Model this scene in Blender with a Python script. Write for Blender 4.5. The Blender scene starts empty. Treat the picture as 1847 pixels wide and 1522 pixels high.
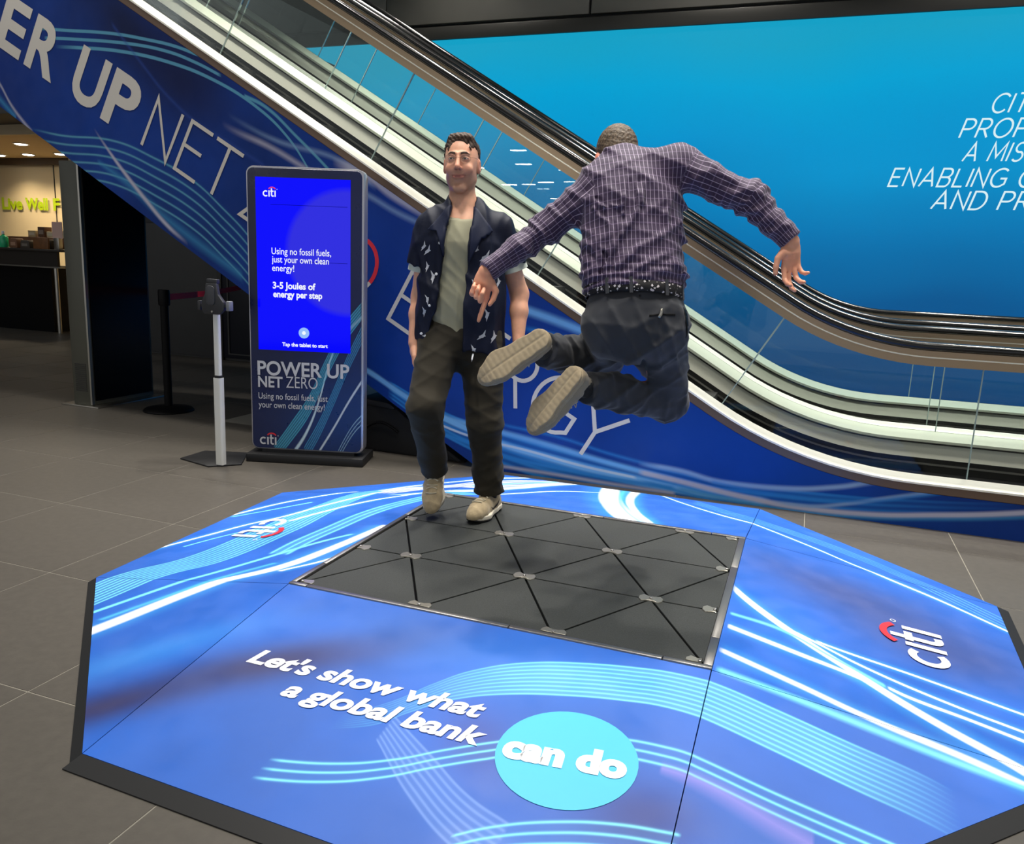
import bpy, bmesh, math, random
import numpy as np
from mathutils import Vector, Matrix
from mathutils.bvhtree import BVHTree

random.seed(7)
SC = bpy.context.scene
COL = SC.collection
R_ = math.radians

# ---------------------------------------------------------------- camera
cam_d = bpy.data.cameras.new('camera')
cam = bpy.data.objects.new('camera', cam_d)
COL.objects.link(cam)
SC.camera = cam
cam_d.sensor_fit = 'HORIZONTAL'
cam_d.sensor_width = 36.0
cam_d.lens = 1449.85 / 1847 * 36.0
cam_d.clip_start = 0.05
cam_d.clip_end = 200
_r = Vector((0.9370, 0.3470, 0.0407)).normalized()
_f = Vector((-0.3327, 0.9223, -0.1961)).normalized()
_r = (_r - _f * _r.dot(_f)).normalized()
_u = _r.cross(_f)
cam.matrix_world = Matrix(((_r.x, _u.x, -_f.x, 0.943), (_r.y, _u.y, -_f.y, -3.050),
                           (_r.z, _u.z, -_f.z, 1.345), (0, 0, 0, 1)))

# ---------------------------------------------------------------- light, exposure
SC.view_settings.view_transform = 'Standard'
SC.view_settings.look = 'None'
SC.view_settings.gamma = 1.0
SC.view_settings.use_curve_mapping = False
SC.view_settings.exposure = 0.0
WORLD_STRENGTH = 0.46
world = bpy.data.worlds.new('hall_ambience')
SC.world = world
world.use_nodes = True
_bg = world.node_tree.nodes['Background']
_bg.inputs[0].default_value = (0.95, 0.97, 1.0, 1)
_bg.inputs[1].default_value = WORLD_STRENGTH
# ceiling downlights out of view, some added to brighten dark parts: (x, y, watts, cone degrees, soft radius)
CEIL_Z = 5.6
DOWNLIGHTS = [(-0.55, -0.95, 400, 78, .12), (0.70, -0.95, 380, 78, .12), (0.1, 0.35, 330, 78, .12),
              (1.9, 0.45, 200, 80, .16), (-1.9, 0.2, 110, 78, .16), (2.4, -2.2, 60, 78, .16), (-1.3, -2.4, 120, 80, .16),
              (0.6, -3.4, 70, 80, .16),
              (-3.6, 2.1, 900, 95, .16), (-1.3, 2.1, 900, 95, .16), (1.0, 2.1, 900, 95, .16), (3.3, 2.1, 900, 95, .16), (-3.0, 3.7, 800, 95, .16), (0.0, 3.7, 800, 95, .16), (2.8, 3.7, 800, 95, .16),  # rows placed to brighten the escalator skirts, decks and trim
              (-4.2, -0.6, 150, 85, .16), (-8.0, 3.0, 420, 110, .16), (-3.2, 5.2, 260, 100, .16), (-.2, 5.2, 260, 100, .16), (2.6, 5.2, 260, 100, .16), (-4.6, 1.15, 420, 80, .16), (-2.5, 1.15, 380, 80, .16)]  # mostly added to brighten the passage, upper wall panels and trim


# ---------------------------------------------------------------- materials
def new_mat(name):
    m = bpy.data.materials.new(name)
    m.use_nodes = True
    nt = m.node_tree
    b = nt.nodes['Principled BSDF']
    return m, nt, b


def lin(c):
    """sRGB 0-255 triple to linear"""
    out = []
    for v in c:
        v = v / 255.0
        out.append(v / 12.92 if v <= 0.04045 else ((v + 0.055) / 1.055) ** 2.4)
    return tuple(out) + (1.0,)


def mat(name, rgb, rough=0.5, metal=0.0, spec=0.5, noise=0.0, nscale=20.0, bump=0.0, bscale=60.0, coat=0.0):
    m, nt, b = new_mat(name)
    b.inputs['Roughness'].default_value = rough
    b.inputs['Metallic'].default_value = metal
    b.inputs['Specular IOR Level'].default_value = spec
    b.inputs['Coat Weight'].default_value = coat
    col = lin(rgb)
    b.inputs['Base Color'].default_value = col
    tc = nt.nodes.new('ShaderNodeTexCoord')
    if noise > 0:
        n = nt.nodes.new('ShaderNodeTexNoise')
        n.inputs['Scale'].default_value = nscale
        n.inputs['Detail'].default_value = 5
        nt.links.new(tc.outputs['Object'], n.inputs['Vector'])
        r = nt.nodes.new('ShaderNodeValToRGB')
        r.color_ramp.elements[0].position = 0.3
        r.color_ramp.elements[1].position = 0.7
        r.color_ramp.elements[0].color = tuple(c * (1 - noise) for c in col[:3]) + (1,)
        r.color_ramp.elements[1].color = tuple(min(1, c * (1 + noise)) for c in col[:3]) + (1,)
        nt.links.new(n.outputs['Fac'], r.inputs['Fac'])
        nt.links.new(r.outputs['Color'], b.inputs['Base Color'])
    if bump > 0:
        n2 = nt.nodes.new('ShaderNodeTexNoise')
        n2.inputs['Scale'].default_value = bscale
        n2.inputs['Detail'].default_value = 4
        nt.links.new(tc.outputs['Object'], n2.inputs['Vector'])
        bp = nt.nodes.new('ShaderNodeBump')
        bp.inputs['Strength'].default_value = bump
        bp.inputs['Distance'].default_value = 0.01
        nt.links.new(n2.outputs['Fac'], bp.inputs['Height'])
        nt.links.new(bp.outputs['Normal'], b.inputs['Normal'])
    return m


def emit(name, rgb, strength=1.0):
    m = bpy.data.materials.new(name)
    m.use_nodes = True
    nt = m.node_tree
    nt.nodes.clear()
    e = nt.nodes.new('ShaderNodeEmission')
    e.inputs[0].default_value = lin(rgb)
    e.inputs[1].default_value = strength
    o = nt.nodes.new('ShaderNodeOutputMaterial')
    nt.links.new(e.outputs[0], o.inputs[0])
    return m


def glass_mat(name, tint, refl=1.0):
    m = bpy.data.materials.new(name)
    m.use_nodes = True
    nt = m.node_tree
    nt.nodes.clear()
    t = nt.nodes.new('ShaderNodeBsdfTransparent')
    t.inputs[0].default_value = tint + (1,)
    g = nt.nodes.new('ShaderNodeBsdfGlossy')
    g.inputs['Roughness'].default_value = 0.01
    g.inputs[0].default_value = (.95, 1, .97, 1)
    fr = nt.nodes.new('ShaderNodeFresnel')
    fr.inputs[0].default_value = 1.45
    ml = nt.nodes.new('ShaderNodeMath')
    ml.operation = 'MULTIPLY'
    ml.inputs[1].default_value = refl
    mx = nt.nodes.new('ShaderNodeMixShader')
    o = nt.nodes.new('ShaderNodeOutputMaterial')
    nt.links.new(fr.outputs[0], ml.inputs[0])
    nt.links.new(ml.outputs[0], mx.inputs[0])
    nt.links.new(t.outputs[0], mx.inputs[1])
    nt.links.new(g.outputs[0], mx.inputs[2])
    nt.links.new(mx.outputs[0], o.inputs[0])
    return m


def streak_mat(name, base, blobs, streaks, uax, vax, rough=0.35, coat=0.0, noise_amt=0.12, spec=.5):
    """Printed light-streak artwork as a function of two object axes.
    streak: dict(p=[(u,v)..], w=half width or [(u,w)..], c=rgb, a=strength, n=lines, swap=bool, edge=softness)"""
    m, nt, b = new_mat(name)
    b.inputs['Roughness'].default_value = rough
    b.inputs['Coat Weight'].default_value = coat
    b.inputs['Specular IOR Level'].default_value = spec
    L = nt.links.new
    N = nt.nodes.new
    tc = N('ShaderNodeTexCoord')
    sx = N('ShaderNodeSeparateXYZ')
    L(tc.outputs['Object'], sx.inputs[0])
    U, V = sx.outputs[uax], sx.outputs[vax]

    def math_(op, a, bb=None, c=None, clamp=False):
        n = N('ShaderNodeMath')
        n.operation = op
        n.use_clamp = clamp
        for i, x in enumerate((a, bb, c)):
            if x is None:
                continue
            if isinstance(x, (int, float)):
                n.inputs[i].default_value = x
            else:
                L(x, n.inputs[i])
        return n.outputs[0]

    def fcurve(x01, pts):
        n = N('ShaderNodeFloatCurve')
        cm = n.mapping
        cm.use_clip = False
        cv = cm.curves[0]
        pts = sorted(pts)
        while len(cv.points) < len(pts):
            cv.points.new(0.5, 0.5)
        for q, (a, bb) in zip(cv.points, pts):
            q.location = (a, bb)
            q.handle_type = 'AUTO_CLAMPED'
        cm.update()
        L(x01, n.inputs['Value'])
        return n.outputs[0]

    nz = N('ShaderNodeTexNoise')
    nz.inputs['Scale'].default_value = 1.6
    nz.inputs['Detail'].default_value = 3
    L(tc.outputs['Object'], nz.inputs['Vector'])
    cr = N('ShaderNodeValToRGB')
    bl = lin(base)
    cr.color_ramp.elements[0].position = .35
    cr.color_ramp.elements[1].position = .65
    cr.color_ramp.elements[0].color = tuple(x * (1 - noise_amt) for x in bl[:3]) + (1,)
    cr.color_ramp.elements[1].color = tuple(x * (1 + noise_amt) for x in bl[:3]) + (1,)
    L(nz.outputs['Fac'], cr.inputs['Fac'])
    C = cr.outputs['Color']

    def mixc(fac, col):
        nonlocal C
        mx = N('ShaderNodeMix')
        mx.data_type = 'RGBA'
        L(fac, mx.inputs[0])
        L(C, mx.inputs[6])
        mx.inputs[7].default_value = lin(col)
        C = mx.outputs[2]

    for (cu, cv, ru, rv, ang, col, amt) in blobs:
        du = math_('SUBTRACT', U, cu)
        dv = math_('SUBTRACT', V, cv)
        ca, sa = math.cos(ang), math.sin(ang)
        a = math_('ADD', math_('MULTIPLY', du, ca / ru), math_('MULTIPLY', dv, sa / ru))
        c = math_('ADD', math_('MULTIPLY', du, -sa / rv), math_('MULTIPLY', dv, ca / rv))
        d2 = math_('ADD', math_('MULTIPLY', a, a), math_('MULTIPLY', c, c))
        f = math_('MULTIPLY', math_('EXPONENT', math_('MULTIPLY', d2, -1.0)), amt)
        mixc(f, col)
    full = []
    for s in streaks:
        if min(s['c']) > 225 and s.get('n', 1) == 1:
            w0 = s['w'] if not isinstance(s['w'], (list, tuple)) else sum(s['w']) / len(s['w'])
            h_ = dict(s, w=w0 * 2.6 + .012, c=(70, 180, 245), a=.55, edge=1.0)
            full.append(h_)
    full += list(streaks)
    for s in full:
        pts = s['p']
        A, B = (V, U) if s.get('swap') else (U, V)
        if s.get('swap'):
            pts = [(q[1], q[0]) for q in pts]
        pts = sorted(pts)
        u0, u1 = pts[0][0], pts[-1][0]
        vs = [q[1] for q in pts]
        v0, v1 = min(vs) - .02, max(vs) + .02
        x01 = math_('MULTIPLY', math_('SUBTRACT', A, u0), 1.0 / (u1 - u0), clamp=True)
        cen = fcurve(x01, [((q[0] - u0) / (u1 - u0), (q[1] - v0) / (v1 - v0)) for q in pts])
        cen = math_('MULTIPLY_ADD', cen, v1 - v0, v0)
        d = math_('SUBTRACT', B, cen)
        w = s.get('w', .01)
        if isinstance(w, (list, tuple)):
            w = list(w)
            wm = max(w)
            wn = fcurve(x01, [(i / (len(w) - 1), q / wm) for i, q in enumerate(w)])
            wn = math_('MULTIPLY', wn, wm)
            dn = math_('DIVIDE', d, wn)
        else:
            dn = math_('MULTIPLY', d, 1.0 / w)
        ad = math_('ABSOLUTE', dn)
        fade = s.get('fade', (0.02, 0.02))
        ends = math_('MULTIPLY', math_('MULTIPLY', x01, 1.0 / max(fade[0], 1e-3), clamp=True),
                     math_('MULTIPLY', math_('SUBTRACT', 1.0, x01), 1.0 / max(fade[1], 1e-3), clamp=True))
        n = s.get('n', 1)
        if n == 1:
            edge = s.get('edge', .6)      # 0 crisp .. 1 soft
            prof = math_('MULTIPLY', math_('SUBTRACT', 1.0, ad), 1.0 / max(edge, .02), clamp=True)
            prof = math_('POWER', prof, 1.4) if edge > .5 else prof
        else:
            inside = math_('MULTIPLY', math_('SUBTRACT', 1.0 + .8 / (n - 1), ad), n * 1.6, clamp=True)
            wave = math_('COSINE', math_('MULTIPLY', dn, math.pi * (n - 1)))
            if n % 2 == 0:
                wave = math_('MULTIPLY', wave, -1.0)
            wave = math_('MULTIPLY_ADD', wave, .5, .5)
            wave = math_('POWER', wave, s.get('sharp', 2.5))
            wave = math_('MULTIPLY_ADD', wave, 1.0 - s.get('glow', .25), s.get('glow', .25))
            prof = math_('MULTIPLY', inside, wave)
        f = math_('MULTIPLY', math_('MULTIPLY', prof, ends), s.get('a', 1.0), clamp=True)
        mixc(f, s['c'])
    # fine scuffs
    sc = N('ShaderNodeTexNoise')
    sc.inputs['Scale'].default_value = 9
    sc.inputs['Detail'].default_value = 6
    L(tc.outputs['Object'], sc.inputs['Vector'])
    rr = N('ShaderNodeMapRange')
    rr.inputs[1].default_value = .3
    rr.inputs[2].default_value = .75
    rr.inputs[3].default_value = rough * .8
    rr.inputs[4].default_value = min(1, rough * 1.35)
    L(sc.outputs['Fac'], rr.inputs[0])
    L(rr.outputs[0], b.inputs['Roughness'])
    L(C, b.inputs['Base Color'])
    return m


# ---------------------------------------------------------------- mesh helpers
def link(o, parent=None):
    COL.objects.link(o)
    if parent is not None:
        o.parent = parent
    return o


def tag(o, label=None, cat=None, group=None, kind=None):
    if label:
        o['label'] = label
    if cat:
        o['category'] = cat
    if group:
        o['group'] = group
    if kind:
        o['kind'] = kind
    return o


def empty(name, loc=(0, 0, 0), rz=0.0):
    o = bpy.data.objects.new(name, None)
    o.location = loc
    o.rotation_euler = (0, 0, rz)
    o.empty_display_size = .1
    return link(o)


def mesh_obj(name, verts, faces, m, parent=None, smooth=False, sharp=None):
    me = bpy.data.meshes.new(name)
    me.from_pydata([tuple(v) for v in verts], [], [tuple(f) for f in faces])
    me.validate()
    if m is not None:
        me.materials.append(m)
    if smooth:
        me.shade_smooth()
        if sharp:
            me.set_sharp_from_angle(angle=R_(sharp))
    o = bpy.data.objects.new(name, me)
    return link(o, parent)


class MB:
    def __init__(s):
        s.v = []
        s.f = []

    def add(s, v, f):
        o = len(s.v)
        s.v += [tuple(q) for q in v]
        s.f += [tuple(i + o for i in q) for q in f]
        return s

    def box(s, x0, x1, y0, y1, z0, z1, M=None):
        v = [(x0, y0, z0), (x1, y0, z0), (x1, y1, z0), (x0, y1, z0), (x0, y0, z1), (x1, y0, z1), (x1, y1, z1), (x0, y1, z1)]
        if M is not None:
            v = [tuple(M @ Vector(q)) for q in v]
        return s.add(v, [(0, 3, 2, 1), (4, 5, 6, 7), (0, 1, 5, 4), (1, 2, 6, 5), (2, 3, 7, 6), (3, 0, 4, 7)])

    def prism(s, poly, h0, h1, axis='z', M=None):
        """poly in 2d, CCW, extruded along axis between h0 and h1"""
        n = len(poly)

        def P(a, h):
            if axis == 'z':
                return (a[0], a[1], h)
            if axis == 'y':
                return (a[0], h, a[1])
            return (h, a[0], a[1])
        v = [P(a, h0) for a in poly] + [P(a, h1) for a in poly]
        if M is not None:
            v = [tuple(M @ Vector(q)) for q in v]
        f = [tuple(range(n))[::-1], tuple(range(n, 2 * n))]
        f += [(i, (i + 1) % n, n + (i + 1) % n, n + i) for i in range(n)]
        return s.add(v, f)

    def tube(s, pts, r, seg=10, caps=True):
        pts = [Vector(p) for p in pts]
        rs = r if isinstance(r, (list, tuple)) else [r] * len(pts)
        rings = []
        t0 = (pts[1] - pts[0]).normalized()
        ref = Vector((0, 0, 1)) if abs(t0.z) < .9 else Vector((1, 0, 0))
        nrm = t0.cross(ref).normalized()
        vs = []
        for i, p in enumerate(pts):
            a = pts[max(i - 1, 0)]
            b = pts[min(i + 1, len(pts) - 1)]
            t = (b - a).normalized()
            nrm = (nrm - t * nrm.dot(t)).normalized()
            bi = t.cross(nrm)
            for k in range(seg):
                an = 2 * math.pi * k / seg
                vs.append(p + (nrm * math.cos(an) + bi * math.sin(an)) * rs[i])
        fs = []
        for i in range(len(pts) - 1):
            for k in range(seg):
                fs.append((i * seg + k, i * seg + (k + 1) % seg, (i + 1) * seg + (k + 1) % seg, (i + 1) * seg + k))
        if caps:
            fs.append(tuple(range(seg))[::-1])
            fs.append(tuple(range((len(pts) - 1) * seg, len(pts) * seg)))
        return s.add(vs, fs)

    def lathe(s, prof, seg=24, M=None):
        """prof: list of (r,z)"""
        vs = []
        for r, z in prof:
            for k in range(seg):
                a = 2 * math.pi * k / seg
                vs.append((r * math.cos(a), r * math.sin(a), z))
        fs = []
        for i in range(len(prof) - 1):
            for k in range(seg):
                fs.append((i * seg + k, i * seg + (k + 1) % seg, (i + 1) * seg + (k + 1) % seg, (i + 1) * seg + k))
        fs.append(tuple(range(seg))[::-1])
        fs.append(tuple(range((len(prof) - 1) * seg, len(prof) * seg)))
        if M is not None:
            vs = [tuple(M @ Vector(q)) for q in vs]
        return s.add(vs, fs)

    def build(s, name, m, parent=None, bevel=0.0, seg=2, smooth=False, sharp=40):
        me = bpy.data.meshes.new(name)
        bm = bmesh.new()
        vs = [bm.verts.new(q) for q in s.v]
        for f in s.f:
            try:
                bm.faces.new([vs[i] for i in f])
            except ValueError:
                pass
        bmesh.ops.recalc_face_normals(bm, faces=bm.faces)
        if bevel > 0:
            es = [e for e in bm.edges if len(e.link_faces) == 2 and e.calc_face_angle(0) > R_(30)]
            bmesh.ops.bevel(bm, geom=es, offset=bevel, segments=seg, affect='EDGES', profile=.5)
        bm.to_mesh(me)
        bm.free()
        if smooth or bevel > 0:
            me.shade_smooth()
            me.set_sharp_from_angle(angle=R_(sharp))
        if m is not None:
            me.materials.append(m)
        o = bpy.data.objects.new(name, me)
        return link(o, parent)


def round_rect(x0, x1, z0, z1, r, seg=6):
    pts = []
    for cx, cz, a0 in ((x1 - r, z0 + r, -90), (x1 - r, z1 - r, 0), (x0 + r, z1 - r, 90), (x0 + r, z0 + r, 180)):
        for k in range(seg + 1):
            a = R_(a0 + 90 * k / seg)
            pts.append((cx + r * math.cos(a), cz + r * math.sin(a)))
    return pts


# ---------------------------------------------------------------- lettering
def arc(cx, cy, rx, ry, a0, a1, n=14):
    return [(cx + rx * math.cos(R_(a0 + (a1 - a0) * i / n)), cy + ry * math.sin(R_(a0 + (a1 - a0) * i / n))) for i in range(n + 1)]


GLYPH = {
    'A': (.74, [[(0, 0), (.37, 1), (.74, 0)], [(.125, .32), (.615, .32)]]),
    'B': (.58, [[(0, .52), (.34, .52)] + arc(.33, .76, .22, .24, -90, 90)[1:] + [(0, 1), (0, 0), (.36, 0)] + arc(.36, .26, .22, .26, -90, 90)[1:]]),
    'C': (.72, [arc(.42, .5, .42, .5, 42, 318, 26)]),
    'D': (.68, [[(0, 0), (.28, 0)] + arc(.28, .5, .40, .5, -90, 90)[1:] + [(0, 1), (0, 0)]]),
    'E': (.54, [[(.54, 0), (0, 0), (0, 1), (.54, 1)], [(0, .52), (.46, .52)]]),
    'G': (.76, [arc(.42, .5, .42, .5, 48, 340, 28)[:-3] + [(.76, .16), (.76, .46), (.46, .46)]]),
    'I': (.0, [[(0, 0), (0, 1)]]),
    'L': (.5, [[(0, 1), (0, 0), (.5, 0)]]),
    'M': (.84, [[(0, 0), (.06, 1), (.42, .22), (.78, 1), (.84, 0)]]),
    'N': (.64, [[(0, 0), (0, 1), (.64, 0), (.64, 1)]]),
    'O': (.84, [arc(.42, .5, .42, .5, 90, 450, 36)]),
    'P': (.56, [[(0, 0), (0, 1), (.30, 1)] + arc(.30, .73, .26, .27, 90, -90)[1:] + [(0, .46)]]),
    'R': (.58, [[(0, 0), (0, 1), (.30, 1)] + arc(.30, .73, .26, .27, 90, -90)[1:] + [(0, .46)], [(.28, .46), (.58, 0)]]),
    'S': (.56, [arc(.29, .745, .25, .255, 35, 270, 16) + arc(.29, .255, .27, .255, 90, -145, 16)[1:]]),
    'T': (.62, [[(0, 1), (.62, 1)], [(.31, 1), (.31, 0)]]),
    'U': (.62, [[(0, 1), (0, .31)] + arc(.31, .31, .31, .31, 180, 360)[1:] + [(.62, 1)]]),
    'W': (1.0, [[(0, 1), (.24, 0), (.5, .8), (.76, 0), (1.0, 1)]]),
    'Y': (.66, [[(0, 1), (.33, .48), (.66, 1)], [(.33, .5), (.33, 0)]]),
    'Z': (.58, [[(0, 1), (.58, 1), (0, 0), (.58, 0)]]),
}


def ribbon(pts, w):
    """flat ribbon along a 2d polyline, mitred"""
    n = len(pts)
    closed = math.dist(pts[0], pts[-1]) < 1e-6 and n > 3
    out = []
    for i in range(n):
        if closed:
            a, p, b = pts[(i - 1) % (n - 1)], pts[i], pts[(i + 1) % (n - 1)]
        else:
            a, p, b = pts[max(i - 1, 0)], pts[i], pts[min(i + 1, n - 1)]
        d0 = Vector((p[0] - a[0], p[1] - a[1]))
        d1 = Vector((b[0] - p[0], b[1] - p[1]))
        if d0.length < 1e-9:
            d0 = d1
        if d1.length < 1e-9:
            d1 = d0
        d0.normalize()
        d1.normalize()
        n0 = Vector((-d0.y, d0.x))
        n1 = Vector((-d1.y, d1.x))
        mm = n0 + n1
        if mm.length < 1e-6:
            mm = n0
        mm.normalize()
        k = min(1.0 / max(mm.dot(n0), .35), 2.6)
        out.append(((p[0] + mm.x * w / 2 * k, p[1] + mm.y * w / 2 * k), (p[0] - mm.x * w / 2 * k, p[1] - mm.y * w / 2 * k)))
    v = []
    for a, b in out:
        v += [a, b]
    f = [(2 * i, 2 * i + 1, 2 * i + 3, 2 * i + 2) for i in range(n - 1)]
    return v, f


def glyph2d(ch, h, sw, width=None):
    """stroke letter: returns verts2d, faces; outer height h, stroke sw"""
    gw, lines = GLYPH[ch]
    ih = h - sw
    V, F = [], []
    kx = ih if width is None or gw == 0 else (width - sw) / gw
    for ln in lines:
        q = [(sw / 2 + x * kx, sw / 2 + y * ih) for x, y in ln]
        v, f = ribbon(q, sw)
        o = len(V)
        lift = .0004 * (1 + lines.index(ln))
        V += [(a[0], a[1], lift) for a in v]
        F += [tuple(i + o for i in ff) for ff in f]
    return V, F, gw * kx + sw


def put2d(name, V, F, m, parent, origin, ex, ey, shear=0.0, off=0.0):
    ex, ey = Vector(ex), Vector(ey)
    nrm = ex.cross(ey).normalized()
    o = Vector(origin)
    vs = [o + ex * (q[0] + shear * q[1]) + ey * q[1] + nrm * (off + (q[2] if len(q) > 2 else 0)) for q in V]
    ob = mesh_obj(name, vs, F, m, parent)
    # face towards the reader
    me = ob.data
    me.update()
    if len(me.polygons) and sum(p.normal.dot(nrm) * p.area for p in me.polygons) < 0:
        me.flip_normals()
    return ob


def font2d(body, weight=0.0, shear=0.0, space=1.0):
    """text outline from the built-in font as flat 2d mesh data, size 1"""
    cu = bpy.data.curves.new('txt', 'FONT')
    cu.body = body
    cu.size = 1.0
    cu.offset = weight
    cu.shear = shear
    cu.space_character = space
    cu.resolution_u = 5
    cu.fill_mode = 'FRONT'
    ob = bpy.data.objects.new('txt', cu)
    COL.objects.link(ob)
    dg = bpy.context.evaluated_depsgraph_get()
    me = bpy.data.meshes.new_from_object(ob.evaluated_get(dg))
    V = [(v.co.x, v.co.y) for v in me.vertices]
    F = [tuple(p.vertices) for p in me.polygons]
    bpy.data.objects.remove(ob)
    bpy.data.meshes.remove(me)
    bpy.data.curves.remove(cu)
    return V, F


def text(name, body, m, parent, origin, ex, ey, width, height=None, weight=0.0, shear=0.0, off=.001, space=1.0):
    """built-in-font text scaled so that its ink is `width` wide (and cap/x box `height` tall if given)"""
    V, F = font2d(body, weight, shear, space)
    x0 = min(v[0] for v in V)
    x1 = max(v[0] for v in V)
    V0, F0 = V, F
    k = width / (x1 - x0)
    if height is None:
        ky = k
    else:
        Vc, _ = font2d('H', weight)
        ky = height / (max(v[1] for v in Vc) - min(v[1] for v in Vc))
    V = [((v[0] - x0) * k, v[1] * ky) for v in V]
    return put2d(name, V, F, m, parent, origin, ex, ey, off=off)


def citi_logo(parent, origin, ex, ey, h, white, red, off=.0012):
    """c-i-t-i wordmark with the red arc; h = x-height"""
    sw = h * .21
    parts = []
    V, F = [], []

    def add(line):
        v, f = ribbon(line, sw)
        o = len(V)
        V.extend((a_[0], a_[1], .00002 * len(F)) for a_ in v)
        F.extend(tuple(i + o for i in q) for q in f)
    r = h / 2 - sw / 2
    add(arc(h * .5, h * .5, r, r, 50, 310, 20))
    add([(h * 1.08, 0), (h * 1.08, h)])
    add([(h * 1.50, h * 1.34), (h * 1.50, h * .30)] + arc(h * 1.70, h * .30, h * .20, h * .20, 180, 285, 8)[1:] + [(h * 1.86, h * .12)])
    add([(h * 1.30, h * .88), (h * 1.84, h * .88)])
    add([(h * 2.10, 0), (h * 2.10, h)])
    put2d('logo_lettering', V, F, white, parent, origin, ex, ey, off=off)
    c = (h * 1.59, h * .92)
    a = arc(c[0], c[1], h * .66, h * .60, 32, 148, 18)
    v, f = ribbon(a, sw * .9)
    put2d('logo_arc', v, f, red, parent, origin, ex, ey, off=off * 1.4)
    v, f = ribbon(arc(h * 2.42, h * 1.2, h * .07, h * .07, 0, 360, 12), h * .022)
    put2d('logo_mark', v, f, white, parent, origin, ex, ey, off=off)


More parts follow.
